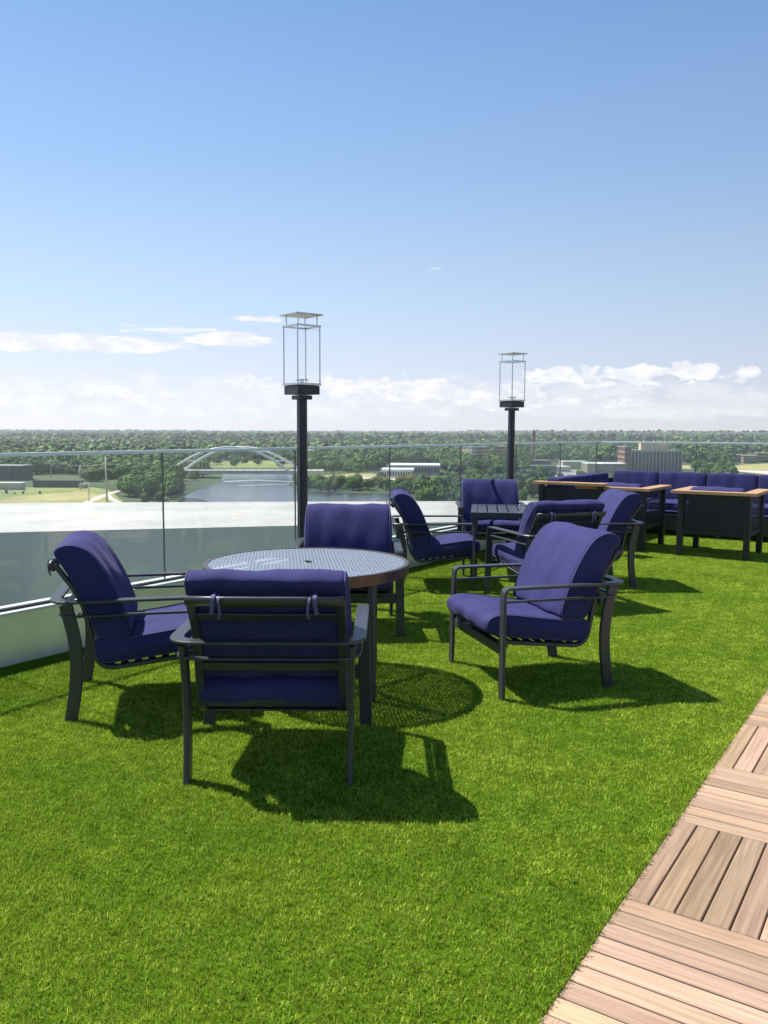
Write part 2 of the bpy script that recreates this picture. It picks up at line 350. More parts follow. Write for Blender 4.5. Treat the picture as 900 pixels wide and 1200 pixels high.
def yb(p): return [tuple(q[:1])+(q[1]*.91 if q[1] < 0 else q[1],)+tuple(q[2:]) for q in p]
def make_chair():
    root = empty('lounge_chair')
    mt = M['metal']
    # front legs: flat bars that bend over into the arm band
    for s in (-1, 1):
        MB().sweep(arc([(s*.386, .345, 0), (s*.373, .338, .54)], .01), .060, .017, (1, 0, 0)).build('leg', mt, root)
        pts = spline([(-.352, 0), (-.333, .12), (-.322, .26), (-.33, .40), (-.352, .50), (-.372, .588)], 5) if False else None
        path = spline([(s*.335, -.335, 0), (s*.336, -.312, .14), (s*.338, -.300, .28), (s*.340, -.308, .42), (s*.343, -.342, .588)], 6)
        MB().sweep(path, .062, .026, (0, 1, 0)).build('leg', mt, root)
    p = arc([(-.372, .338, .541), (-.372, .335, .606), (-.372, -.425, .606), (.372, -.425, .606), (.372, .335, .606), (.372, .338, .541)], .10, 8)
    # small radius at the front bends, generous radius behind
    front = arc([(-.372, .338, .541), (-.372, .334, .606), (-.372, .15, .606)], .028, 5)
    rear = arc([(-.372, .15, .606), (-.372, -.395, .606), (0, -.395, .606)], .105, 9)
    half = front[:-1]+rear[1:]
    full = half[:-1]+[Vector((-q.x, q.y, q.z)) for q in reversed(half)]
    MB().sweep(full, .058, .014, (1, 0, 0)).build('armrest', mt, root)
    half = arc([(-.365, .328, .532), (-.365, -.370, .532), (0, -.370, .532)], .10, 9)
    full = half[:-1]+[Vector((-q.x, q.y, q.z)) for q in reversed(half)]
    MB().sweep(full, .030, .011, (1, 0, 0)).build('lower_rail', mt, root)
    # seat and back frame: side members run from the seat front, round the heel and up the back
    fm = MB()
    for s in (-1, 1):
        path = arc([(s*.300, .325, .300), (s*.300, -.200, .243), (s*.300, -.267, .60), (s*.300, -.393, .785)], .09, 7)
        fm.sweep(path, .036, .022, (1, 0, 0))
        fm.box((s*.336, .325, .292), (.055, .022, .030)); fm.box((s*.330, -.275, .532), (.04, .02, .018))
    fm.box((0, .336, .262), (.70, .014, .046), bev=.003)
    fm.box((0, .318, .285), (.70, .046, .012), bev=.003)
    fm.build('frame', mt, root)
    sl_ = MB()
    for k in range(7):
        t = (k+.6)/7.4; y = .30-t*.50; z = .300-t*.053
        sl_.box((0, y, z-.004), (.575, .036, .008), bev=.002)
    sl_.build('seat_slats', mt, root)
    bs = MB()
    def onback(t): a, b = Vector((0, -.267, .60)), Vector((0, -.393, .785)); c = Vector((0, -.207, .28)); return a.lerp(b, t) if t >= 0 else a.lerp(c, -t)
    for t, w in ((.52, .036), (-.42, .036), (-.93, .03)):
        q = onback(t); d = (onback(t+.01)-onback(t-.01)).normalized()
        bs.sweep([(-.285, q.y, q.z), (-.14, q.y-.008, q.z), (0, q.y-.011, q.z), (.14, q.y-.008, q.z), (.285, q.y, q.z)], w, .010, d)
    bs.build('back_slats', mt, root)
    q = onback(1.0)
    MB().sweep([(-.314, q.y-.012, q.z-.012), (-.15, q.y-.018, q.z-.012), (.15, q.y-.018, q.z-.012), (.314, q.y-.012, q.z-.012)], .050, .030, (0, -.55, .83), round_=True, n=12).build('top_rail', mt, root)
    cu, pp = cushion(SEAT, .645, .030, .003, 3); o = cu.build('seat_cushion', M['fabric'], root); pp.build('piping', M['piping'], o)
    cu, pp = cushion(BACK, .650, .028, .003, 5, pucker=.0012); o = cu.build('back_cushion', M['fabric'], root); pp.build('piping', M['piping'], o)
    for s in (-1, 1):
        MB().sweep(spline([(s*.20, -.368, .805), (s*.20, -.430, .795), (s*.202, -.437, .760), (s*.208, -.425, .725)], 5), .016, .003, (1, 0, 0)).sweep(spline([(s*.185, -.368, .80), (s*.178, -.436, .785), (s*.172, -.440, .73), (s*.178, -.430, .708)], 5), .010, .003, (1, 0, 0)).build('tie_strap', M['strap'], root)
    return root

chairs = [  # x, y, facing (deg), label
 (-.47, 3.66, 90, 'navy cushioned lounge chair nearest the camera, its slatted back and two tie straps showing'),
 (-1.31, 4.46, 13.5, 'navy cushioned lounge chair beside the glass railing, seen side-on and facing the round table'),
 (-.27, 6.13, 271, 'navy cushioned lounge chair on the far side of the round table, facing the camera'),
 (.865, 4.87, 196, 'navy cushioned lounge chair standing alone on the turf right of the round table'),
 (.47, 7.92, 2, 'navy cushioned lounge chair on the left side of the square table, facing right'),
 (1.24, 9.62, 268, 'navy cushioned lounge chair behind the square table, facing the camera below the farther lantern'),
 (1.40, 7.17, 109, 'navy cushioned lounge chair turned away on the near side of the square table'),
 (1.98, 8.02, 183, 'navy cushioned lounge chair at the right of the square table, facing left'),
]
base = make_chair()
for i, (x, y, a, lab) in enumerate(chairs):
    c = base if i == 0 else copy_tree(base)
    c.location = (x, y, 0.006); c.rotation_euler = (0, 0, R(a-90))
    tag(c, lab, 'chair', 'navy lounge chairs around the two tables')

# ------------------------------------------------------------------ round table
def perf_mat():
    m = mat('punched_aluminium_top', (0.23, 0.265, 0.32), rough=0.42, metal=0.25, spec=0.7, var=0.06, scale=9)
    nt = m.node_tree; b = nt.nodes['Principled BSDF']; out = [n for n in nt.nodes if n.type == 'OUTPUT_MATERIAL'][0]
    tc = nt.nodes.new('ShaderNodeTexCoord'); mp = nt.nodes.new('ShaderNodeMapping'); mp.inputs['Rotation'].default_value = (0, 0, R(38)); mp.inputs['Scale'].default_value = (36, 36, 36)
    nt.links.new(tc.outputs['Object'], mp.inputs[0]); sp = nt.nodes.new('ShaderNodeSeparateXYZ'); nt.links.new(mp.outputs[0], sp.inputs[0])
    fx = mathn(nt, 'ABSOLUTE', mathn(nt, 'SUBTRACT', mathn(nt, 'FRACT', sp.outputs[0]), .5)); fy = mathn(nt, 'ABSOLUTE', mathn(nt, 'SUBTRACT', mathn(nt, 'FRACT', sp.outputs[1]), .5))
    hole = mathn(nt, 'LESS_THAN', mathn(nt, 'MAXIMUM', fx, fy), 0.215)
    ck = nt.nodes.new('ShaderNodeTexChecker'); ck.inputs['Scale'].default_value = 1.0; nt.links.new(mp.outputs[0], ck.inputs[0])
    # alternate squares pressed up like a basket weave
    bp = nt.nodes.new('ShaderNodeBump'); bp.inputs['Distance'].default_value = 0.004; bp.inputs['Strength'].default_value = 1
    wav = mathn(nt, 'MULTIPLY', mathn(nt, 'ADD', mathn(nt, 'MULTIPLY', fx, ck.outputs['Fac']), mathn(nt, 'MULTIPLY', fy, mathn(nt, 'SUBTRACT', 1.0, ck.outputs['Fac']))), 1.0)
    nt.links.new(wav, bp.inputs['Height']); nt.links.new(bp.outputs[0], b.inputs['Normal'])
    tr = nt.nodes.new('ShaderNodeBsdfTransparent'); mx = nt.nodes.new('ShaderNodeMixShader')
    nt.links.new(hole, mx.inputs[0]); nt.links.new(b.outputs[0], mx.inputs[1]); nt.links.new(tr.outputs[0], mx.inputs[2]); nt.links.new(mx.outputs[0], out.inputs[0])
    return m
M['perf'] = perf_mat()
def ring_mesh(r0, r1, z0, z1, n=72):
    mb = MB(); V = []
    for k in range(n):
        c, s = math.cos(2*PI*k/n), math.sin(2*PI*k/n)
        e = .005
        for r_, z in ((r0, z0), (r1, z0), (r1, z1-e), (r1-e, z1), (r0, z1)): V.append((c*r_, s*r_, z))
    Fc = []
    for k in range(n):
        for j in range(5):
            a = k*5+j; b = k*5+(j+1) % 5; Fc.append((a, b, ((k+1) % n)*5+(j+1) % 5, ((k+1) % n)*5+j))
    return mb.add(V, Fc, False)
def disc(r0, r1, z, th, n=72):
    mb = MB(); V = []; Fc = []
    for k in range(n):
        c, s = math.cos(2*PI*k/n), math.sin(2*PI*k/n)
        V += [(c*r0, s*r0, z), (c*r1, s*r1, z)]
    for k in range(n):
        a = 2*k; b = 2*((k+1) % n); Fc.append((a, a+1, b+1, b))
    return mb.add(V, Fc)
TR, TH = .585, .70
rt = empty('round_table', (-.44, 4.75, .006), R(0))
tag(rt, 'round patio table with a punched basket-weave metal top and bronze rim among four chairs', 'table')
disc(.026, TR-.022, TH-.004, .003).build('tabletop', M['perf'], rt)
ring_mesh(TR-.024, TR, TH-.058, TH).build('rim', M['bronze'], rt)
ring_mesh(.018, .030, TH-.03, TH+.001, 24).build('umbrella_hole_ring', M['blackmetal'], rt)
for a in (45, 135, 225, 315):
    c, s = math.cos(R(a)), math.sin(R(a))
    MB().sweep([(c*.535, s*.535, 0), (c*.535, s*.535, TH-.058)], .042, .036, (-s, c, 0)).build('leg', M['metal'], rt)
st = MB()
for a in (45, 135): st.sweep([(-math.cos(R(a))*.51, -math.sin(R(a))*.51, TH-.085), (math.cos(R(a))*.51, math.sin(R(a))*.51, TH-.085-.0006*(a > 90))], .04, .02+.001*(a > 90), (-math.sin(R(a)), math.cos(R(a)), 0))
st.build('top_brace', M['metal'], rt)

# ------------------------------------------------------------------ square table
sq = empty('square_table', (1.375, 8.55, .006), R(-6.5))
tag(sq, 'square charcoal metal table with a slatted top, ringed by four navy chairs', 'table')
h = .475; zt = .66
fr_ = MB()
for s in (-1, 1):
    fr_.box((0, s*(h-.03), zt-.028), (2*h, .06, .056), bev=.004); fr_.box((s*(h-.03), 0, zt-.028), (.06, 2*h-.124, .056), bev=.004)
fr_.build('frame', M['metal'], sq)
sla = MB()
for k in range(8): sla.box((-.415+.104*k+.05, 0, zt-.010), (.092, 2*h-.126, .014), bev=.003)
sla.build('tabletop_slats', M['metal'], sq)
for sx in (-1, 1):
    for sy in (-1, 1): MB().box((sx*(h-.035), sy*(h-.035), (zt-.058)/2), (.068, .068, zt-.058), bev=.005).build('leg', M['metal'], sq)

# ------------------------------------------------------------------ club chairs with teak tops
def mesh_panel_mat():
    m = mat('woven_black_mesh', (0.030, 0.030, 0.033), rough=0.45, var=0.15, scale=20)
    nt = m.node_tree; b = nt.nodes['Principled BSDF']; out = [n for n in nt.nodes if n.type == 'OUTPUT_MATERIAL'][0]
    tc = nt.nodes.new('ShaderNodeTexCoord'); sp = nt.nodes.new('ShaderNodeSeparateXYZ'); nt.links.new(tc.outputs['Object'], sp.inputs[0])
    def g(v, k): return mathn(nt, 'ABSOLUTE', mathn(nt, 'SUBTRACT', mathn(nt, 'FRACT', mathn(nt, 'MULTIPLY', v, k)), .5))
    hx = mathn(nt, 'LESS_THAN', mathn(nt, 'MAXIMUM', mathn(nt, 'MINIMUM', g(sp.outputs[0], 45), g(sp.outputs[1], 45)), g(sp.outputs[2], 45)), 0.24)
    tr = nt.nodes.new('ShaderNodeBsdfTransparent'); mx = nt.nodes.new('ShaderNodeMixShader')
    nt.links.new(hx, mx.inputs[0]); nt.links.new(b.outputs[0], mx.inputs[1]); nt.links.new(tr.outputs[0], mx.inputs[2]); nt.links.new(mx.outputs[0], out.inputs[0])
    return m
M['mesh'] = mesh_panel_mat()
def softbox(name, c, d, parent, m=None, rad=.03, seed=1, rz=0.0):
    hx, hy, hz_ = d[0]/2, d[1]/2, d[2]/2
    r_ = .035
    prof = [(-hy, -hz_+r_), (-hy, hz_-r_), (-hy+r_, hz_), (0, hz_+.008), (hy-r_, hz_), (hy, hz_-r_), (hy, -hz_+r_), (hy-r_, -hz_), (-hy+r_, -hz_)]
    cu, pp = cushion(prof, d[0], rad, .008, seed)
    o = cu.build(name, m or M['fabric'], parent, c, rz); pp.build('piping', M['piping'], o); return o
def make_club():
    """local: faces +y, seat behind camera side is -y"""
    root = empty('club_chair'); w, dp, zt = .80, .84, .775
    for sx in (-1, 1):
        for sy in (-1, 1): MB().box((sx*(w/2-.033), sy*(dp/2-.033), (zt-.036)/2), (.066, .066, zt-.036), bev=.004).build('leg', M['blackmetal'], root)
    def rails(mb, x0, y0, x1, y1, z, hh=.03):
        L = math.hypot(x1-x0, y1-y0); mb.box(((x0+x1)/2, (y0+y1)/2, z), (L, .03, hh), math.atan2(y1-y0, x1-x0))
    rl = MB(); a, b = w/2-.033, dp/2-.033
    for z in (.285, .715):
        if z > .5: rails(rl, -a+.034, b, a-.034, b, .285, .06); rl.build('seat_frame', M['blackmetal'], root); rl = MB()
        rails(rl, -a+.034, -b, a-.034, -b, z, .04); rails(rl, -a, -b+.034, -a, b-.034, z, .04); rails(rl, a, -b+.034, a, b-.034, z, .04)
    rl.build('top_frame', M['blackmetal'], root)
    MB().box((0, -b, .50), (2*a-.07, .008, .388)).build('back_panel', M['mesh'], root)
    for s in (-1, 1): MB().box((s*a, 0, .50), (.008, 2*b-.07, .388)).build('side_panel', M['mesh'], root)
    MB().box((0, 0, .29), (2*a-.07, 2*b-.07, .02)).build('seat_base', M['blackmetal'], root)
    tp = MB(); ov = .07; pw = .155
    tp.box((0, -dp/2-ov+pw/2, zt-.018), (w+2*ov, pw, .036), bev=.004)
    for s in (-1, 1): tp.box((s*(w/2+ov-pw/2), -dp/2-ov+pw+.002+(dp+ov-pw)/2, zt-.018), (pw, dp+ov-pw, .036), bev=.004)
    tp.build('armrest_top', M['teak'], root)
    softbox('seat_cushion', (0, .02, .375), (.60, .72, .15), root, seed=8)
    o = softbox('back_cushion', (0, -.235, .62), (.58, .17, .36), root, seed=9); o.rotation_euler[0] = R(10)
    return root
club = make_club()
clubs = [(4.01, 9.90, 56, 'teak-topped club chair showing its whole black mesh back, at the right edge'),
         (3.06, 10.62, 55, 'teak-topped club chair half hidden behind the chair right of the square table')]
for i, (x, y, a, lab) in enumerate(clubs):
    c = club if i == 0 else copy_tree(club)
    c.location = (x, y, .006); c.rotation_euler = (0, 0, R(a-90)); tag(c, lab, 'armchair', 'teak-topped club chairs facing the sofa')

# ------------------------------------------------------------------ sectional sofa along the glass
D1 = Vector((math.cos(R(56)), math.sin(R(56)), 0)); D2 = Vector((math.cos(R(-34)), math.sin(R(-34)), 0))
sofa = empty('sectional_sofa', (3.50, 12.95, .006), R(-34))      # origin = outer back corner; local +x along the main run, local -y into the terrace
tag(sofa, 'long L-shaped navy cushioned sectional sofa in the corner of the glass railing', 'sofa')
def sofa_run(n, wing):
    for k in range(n):
        u0 = .12+(.68*k) if not wing else .80+.93*k
        uc = u0+(.465 if wing else .34); cw_ = .915 if wing else .665
        if wing: pos, rz = (.10, -uc), R(90)
        else: pos, rz = (uc, -.10), 0
        dx, dy = (pos[0], pos[1])
        b = softbox('back_cushion', ((dx+.07) if wing else dx, dy if wing else dy-.07, .655), (cw_, .18, .40), sofa, seed=20+k, rz=(R(90) if wing else 0))
        b.rotation_euler = (R(-9) if not wing else 0, R(9) if False else 0, rz)
        softbox('seat_cushion', (.45 if wing else dx, dy if wing else -.45, .40), (cw_, .66, .14), sofa, seed=40+k, rz=rz)
sofa_run(5, False); sofa_run(2, True)
bs = MB()
bs.box((1.80, -.43, .20), (3.6, .80, .22), bev=.004); bs.box((.43, -1.74, .20), (.80, 1.80, .218), bev=.004)
bs.box((1.80, -.025, .45), (3.60, .04, .60)); bs.box((.025, -1.35, .45), (.04, 2.58, .60))
bs.build('base', M['blackmetal'], sofa)
for x, y in ((.05, -.8), (3.5, -.8), (1.8, -.8), (.80, -2.6), (.05, -2.6)): MB().box((x, y, .045), (.06, .06, .09)).build('leg', M['blackmetal'], sofa)
MB().box((.41, -2.66, .43), (.80, .012, .60)).build('end_panel', M['mesh'], sofa)
MB().box((.02, -2.66, .39), (.06, .06, .78)).build('end_post', M['blackmetal'], sofa)
MB().box((.80, -2.66, .39), (.06, .06, .78)).build('end_post', M['blackmetal'], sofa)
MB().box((.39, -2.675, .80), (.96, .17, .036), bev=.004).build('armrest_top', M['teak'], sofa)

# ------------------------------------------------------------------ glass railing and curb
A0 = Vector((-2.33, 5.0, 0)); D = Vector((math.cos(R(55.6)), math.sin(R(55.6)), 0)); N = Vector((-D.y, D.x, 0))   # N points outwards
CORN = A0+D*10.45
E2 = Vector((math.cos(R(-34.4)), math.sin(R(-34.4)), 0)); N2 = Vector((-E2.y, E2.x, 0))
def bar_line(a, b, n, off, wid, z0, z1, mb=None, bev=0):
    mb = mb or MB(); d = (b-a); L = d.length; c = (a+b)/2+n*(off+wid/2)
    return mb.box((c.x, c.y, (z0+z1)/2), (L, wid, z1-z0), math.atan2(d.y, d.x), bev)
Astart = A0-D*9.0; Bend = CORN+E2*11
cb_ = MB(); bar_line(Astart, CORN, N, 0, .20, -.3, .318, cb_); bar_line(CORN+N*.20, Bend+N*.20, N2, 0, .2, -.3, .3175, cb_)
tag(cb_.build('curb_wall', M['curb']), 'low pale curb wall along the edge of the turf carrying the glass railing', 'wall')
cw = bpy.data.objects['curb_wall']
cp = MB(); bar_line(Astart, CORN, N, -.012, .060, .3195, .334, cp); bar_line(CORN, Bend, N2, -.012, .06, .3195, .333, cp); cp.build('coping', M['cap'], cw)
cp = MB(); bar_line(Astart, CORN, N, .085, .125, .3195, .334, cp); cp.build('coping', M['cap'], cw)
sh_ = MB(); bar_line(Astart, CORN, N, .050, .033, .3195, .350, sh_); sh_.build('glass_shoe', M['joint'], cw)
PW = 1.49; GT = 1.308; rail_i = 0
seam0 = A0+D*1.336+N*.060
labs = []
rail = tag(empty('glass_railing', (A0.x, A0.y, 0)), 'frameless clear glass railing of butted panels along the turf terrace edge', 'railing')
def glass_panel(p, d, w, lab, grp):
    o = MB().box((w/2, 0, (GT-.34-.022)/2+.003), (w-.012, .013, GT-.34-.028)).build('glass_panel', M['glass'], rail, (p.x-A0.x, p.y-A0.y, .34), math.atan2(d.y, d.x))
    MB().box((w/2, 0, GT-.34-.011), (w-.002, .024, .022), bev=.002).build('cap_rail', M['glassedge'], o)
    MB().box((w-.003, .0, (GT-.34-.022)/2+.003), (.005, .0134, GT-.34-.030)).build('panel_edge', M['joint'], o)
for k in range(-2, 6):
    p = seam0+D*(PW*k); w = PW
    if k == 5: w = min(w, (CORN+N*.06-p).length)
    glass_panel(p, D, w, None, None)
p = CORN+N*.06+E2*.02
for k in range(3): glass_panel(p+E2*(1.49*k), E2, 1.49, None, None)

# ------------------------------------------------------------------ outer parapet and its white roof band
e0, e1 = Vector(at(0, 625, -.05)), Vector(at(520, 612.5, -.05))
f0, f1 = Vector(at(0, 590, -.05)), Vector(at(520, 587.5, -.05))
def ext(a, b, t0, t1): return a+(b-a)*t0, a+(b-a)*t1
i0, i1 = ext(e0, e1, -.7, 1.25); o0, o1 = ext(f0, f1, -.7, 1.30)
# slightly curved building edge
def curve(a, b, n, sag):
    d = (b-a); nn = Vector((-d.y, d.x)).normalized(); return [a+d*(k/n)+nn*(sag*4*(k/n)*(1-k/n)) for k in range(n+1)]
ic = curve(i0, i1, 28, .10); oc = curve(o0, o1, 28, .12)
mb = MB(); V = []; Fc = []
for a, b in zip(ic, oc): V += [(a.x, a.y, -.05), (b.x, b.y, -.05), (b.x, b.y, -3.2), (a.x, a.y, -.35)]
for k in range(28): Fc += [(4*k, 4*k+1, 4*k+5, 4*k+4), (4*k+1, 4*k+2, 4*k+6, 4*k+5)]
mb.add(V, Fc, True).add([V[0], V[1], V[2], V[3]], [(0, 1, 2, 3)]).add([V[-4], V[-3], V[-2], V[-1]], [(0, 1, 2, 3)])
roofcap = mb.build('roof_canopy', M['membrane'])
tag(roofcap, 'broad sunlit white roof band of the building beyond the glass railing', 'roof')
mb = MB(); V = []; Fc = []
for a in ic: V += [(a.x, a.y, -.052), (a.x, a.y, -1.7)]
for k in range(28): Fc.append((2*k, 2*k+1, 2*k+3, 2*k+2))
mb.add(V, Fc, True); mb.build('inner_face', M['fascia'], roofcap)
mb = MB(); g0 = Astart+N*.2; g1 = CORN+N*.2
mb.add([(g0.x, g0.y, -1.45), (g1.x, g1.y, -1.45)]+[(a.x, a.y, -1.45) for a in reversed(ic)], [tuple(range(2+len(ic)))]); mb.build('gutter_floor', M['fascia'], roofcap)
# the building under the terrace
bw = MB(); oc2 = [o for o in oc]
cx = [(-9, -6), (9, -6)]
tag(MB().box((3.2, 2.0, -18.2), (14, 14, 33.0)).build('building_body', M['fascia']), 'body of the building below the roof terrace', 'building') if False else None

# ------------------------------------------------------------------ lantern lamps
def make_lamp():
    r_ = empty('gas_lantern')
    MB().box((0, 0, .012), (.30, .30, .02), bev=.004).build('base_plate', M['polemetal'], r_)
    MB().sweep([(0, 0, .022), (0, 0, 1.705)], .076, .076, (1, 0, 0), smooth=False).build('pole', M['polemetal'], r_)
    MB().box((0, 0, 1.722), (.125, .125, .034), bev=.003).box((0, 0, 1.782), (.215, .215, .072), bev=.004).build('burner_housing', M['polemetal'], r_)
    MB().box((.109, 0.03, 1.79), (.002, .045, .012)).build('maker_plate', M['steel'], r_)
    MB().box((0, 0, 1.830), (.235, .235, .018), bev=.003).build('tray', M['steel'], r_)
    MB().sweep([(0.05*math.cos(a), .05*math.sin(a), 1.868) for a in [k*PI/8 for k in range(16)]], .012, .012, (0, 0, 1), round_=True, closed=True, n=6).sweep([(-.05, 0, 1.868), (.05, 0, 1.868)], .01, .01, (0, 1, 0), round_=True, n=6).box((0, 0, 1.852), (.02, .02, .028)).build('burner', M['steel'], r_)
    h = .108
    for sx in (-1, 1):
        for sy in (-1, 1): MB().sweep([(sx*h, sy*h, 1.84), (sx*h, sy*h, 2.30)], .010, .010, (1, 0, 0)).build('corner_post', M['steel'], r_)
    tf = MB()
    for s in (-1, 1): tf.box((0, s*h, 2.306), (.235, .018, .014)); tf.box((s*h, 0, 2.306), (.018, .196, .0136))
    tf.build('top_frame', M['steel'], r_)
    for s in (-1, 1):
        MB().box((0, s*(h-.004), 2.070), (2*h-.016, .003, .455)).build('glass_pane', M['lampglass'], r_)
        MB().box((s*(h-.004), 0, 2.070), (.003, 2*h-.024, .455)).build('glass_pane', M['lampglass'], r_)
    ps = MB()
    for sx in (-1, 1):
        for sy in (-1, 1): ps.box((sx*.092, sy*.092, 2.352), (.007, .007, .080))
    ps.build('roof_post', M['steel'], r_)
    MB().box((0, 0, 2.398), (.262, .262, .010), bev=.002).build('roof_plate', M['brass'], r_)
    return r_
lamp = make_lamp(); lamp.location = (-.690, 7.05, .006); lamp.rotation_euler[2] = R(38)
tag(lamp, 'nearer and taller-looking glass lantern on a dark pole behind the round table', 'lamp', 'glass lanterns along the railing')
l2 = copy_tree(lamp); l2.location = (1.575, 10.42, .006); l2.rotation_euler[2] = R(36)
tag(l2, 'farther glass lantern on a dark pole behind the square table', 'lamp', 'glass lanterns along the railing')

# ------------------------------------------------------------------ wood deck tiles
EDGE0 = Vector((.784, 2.476, 0)); DD = Vector((math.cos(R(56.5)), math.sin(R(56.5)), 0)); PP = Vector((math.cos(R(-33.5)), math.sin(R(-33.5)), 0))
def deck_mat():
    m = mat('weathered_deck_wood', (0.53, 0.42, 0.335), rough=0.62, spec=0.3, var=0.0, attr='tone')
    nt = m.node_tree; b = nt.nodes['Principled BSDF']
    uv = nt.nodes.new('ShaderNodeAttribute'); uv.attribute_name = 'grain'
    mp = nt.nodes.new('ShaderNodeMapping'); mp.inputs['Scale'].default_value = (2.0, 60, 1); nt.links.new(uv.outputs['Vector'], mp.inputs[0])
    g = noise(nt, mp.outputs[0], 1.0, 8, 0.6, 1.2)
    mp2 = nt.nodes.new('ShaderNodeMapping'); mp2.inputs['Scale'].default_value = (7, 14, 1); nt.links.new(uv.outputs['Vector'], mp2.inputs[0])
    s2 = noise(nt, mp2.outputs[0], 1.0, 5, 0.6)
    tone = nt.nodes.new('ShaderNodeAttribute'); tone.attribute_name = 'tone'
    c = mixc(nt, mrange(nt, g, .3, .72), (0.74, 0.72, 0.70), (1.16, 1.16, 1.17)); c = mixc(nt, mrange(nt, s2, .55, .8, 0, .5), c, (0.75, 0.66, 0.60))
    out = mixc(nt, 1.0, mixc(nt, 1.0, (0.43, 0.298, 0.195), c, 'MULTIPLY'), tone.outputs['Color'], 'MULTIPLY')
    nt.links.new(out, b.inputs['Base Color'])
    bp = nt.nodes.new('ShaderNodeBump'); bp.inputs['Distance'].default_value = .0012; nt.links.new(g, bp.inputs['Height']); nt.links.new(bp.outputs[0], b.inputs['Normal'])
    return m
def build_deck():
    T = .632; pl = T/8; gap = .0055; V = []; Fc = []; tone = []; grain = []
    r_ = random.Random(4)
    tmpl = MB().box((0, 0, 0), (1, 1, 1))
    for i in range(-6, 18):
        for j in range(0, 9):
            along = (i+j) % 2 == 0
            o = EDGE0+DD*(i*T)+PP*(j*T-.036)
            tt = r_.uniform(.94, 1.08)*(.84 if along else 1.04)
            for k in range(8):
                g = r_.uniform(.0, 1); L = T-.004; w = pl-gap
                if along: c = o+DD*(T/2)+PP*((k+.5)*pl); ux, uy = DD, PP
                else: c = o+PP*(T/2)+DD*((k+.5)*pl); ux, uy = PP, DD
                if c.y < 1.0 or c.x > 7.5: continue
                t = tt*(.70+.50*g); col = (t*1.0, t*(.97+.05*r_.random()), t*(.93+.12*r_.random()))
                zt = .001+r_.uniform(-.0012, .0012); e = .0025; base_i = len(V)
                gx, gy = r_.uniform(0, 90), r_.uniform(0, 90)
                for (hx, hy, z) in ((L/2, w/2, -.024), (L/2, w/2, zt-e), (L/2-e, w/2-e, zt)):
                    for sx, sy in ((-1, -1), (1, -1), (1, 1), (-1, 1)):
                        p = c+ux*(sx*hx)+uy*(sy*hy); V.append((p.x, p.y, z)); tone.append(col); grain.append((gx+sx*hx, gy+sy*hy, 0))
                for q in (0, 4):
                    for s in range(4): Fc.append((base_i+q+s, base_i+q+(s+1) % 4, base_i+q+4+(s+1) % 4, base_i+q+4+s))
                Fc.append(tuple(base_i+8+s for s in range(4)))
    me = bpy.data.meshes.new('wood_deck'); me.from_pydata(V, [], Fc); me.update()
    a = me.attributes.new('tone', 'FLOAT_COLOR', 'POINT'); a.data.foreach_set('color', [x for c in tone for x in (*c, 1)])
    a = me.attributes.new('grain', 'FLOAT_VECTOR', 'POINT'); a.data.foreach_set('vector', [x for c in grain for x in c])
    me.materials.append(deck_mat()); o = bpy.data.objects.new('wood_deck', me); COL.objects.link(o); tag(o, kind='structure')
    bm = bmesh.new(); bm.from_mesh(me); bmesh.ops.recalc_face_normals(bm, faces=bm.faces[:]); bm.to_mesh(me); bm.free()
build_deck()
sub = MB(); c = EDGE0+DD*3+PP*4
sub.box((c.x, c.y, -.05), (18, 8.2, .04), R(56.5)); tag(sub.build('deck_subfloor', mat('dark_subfloor', (0.05, 0.035, 0.03), 0.9)), kind='structure')

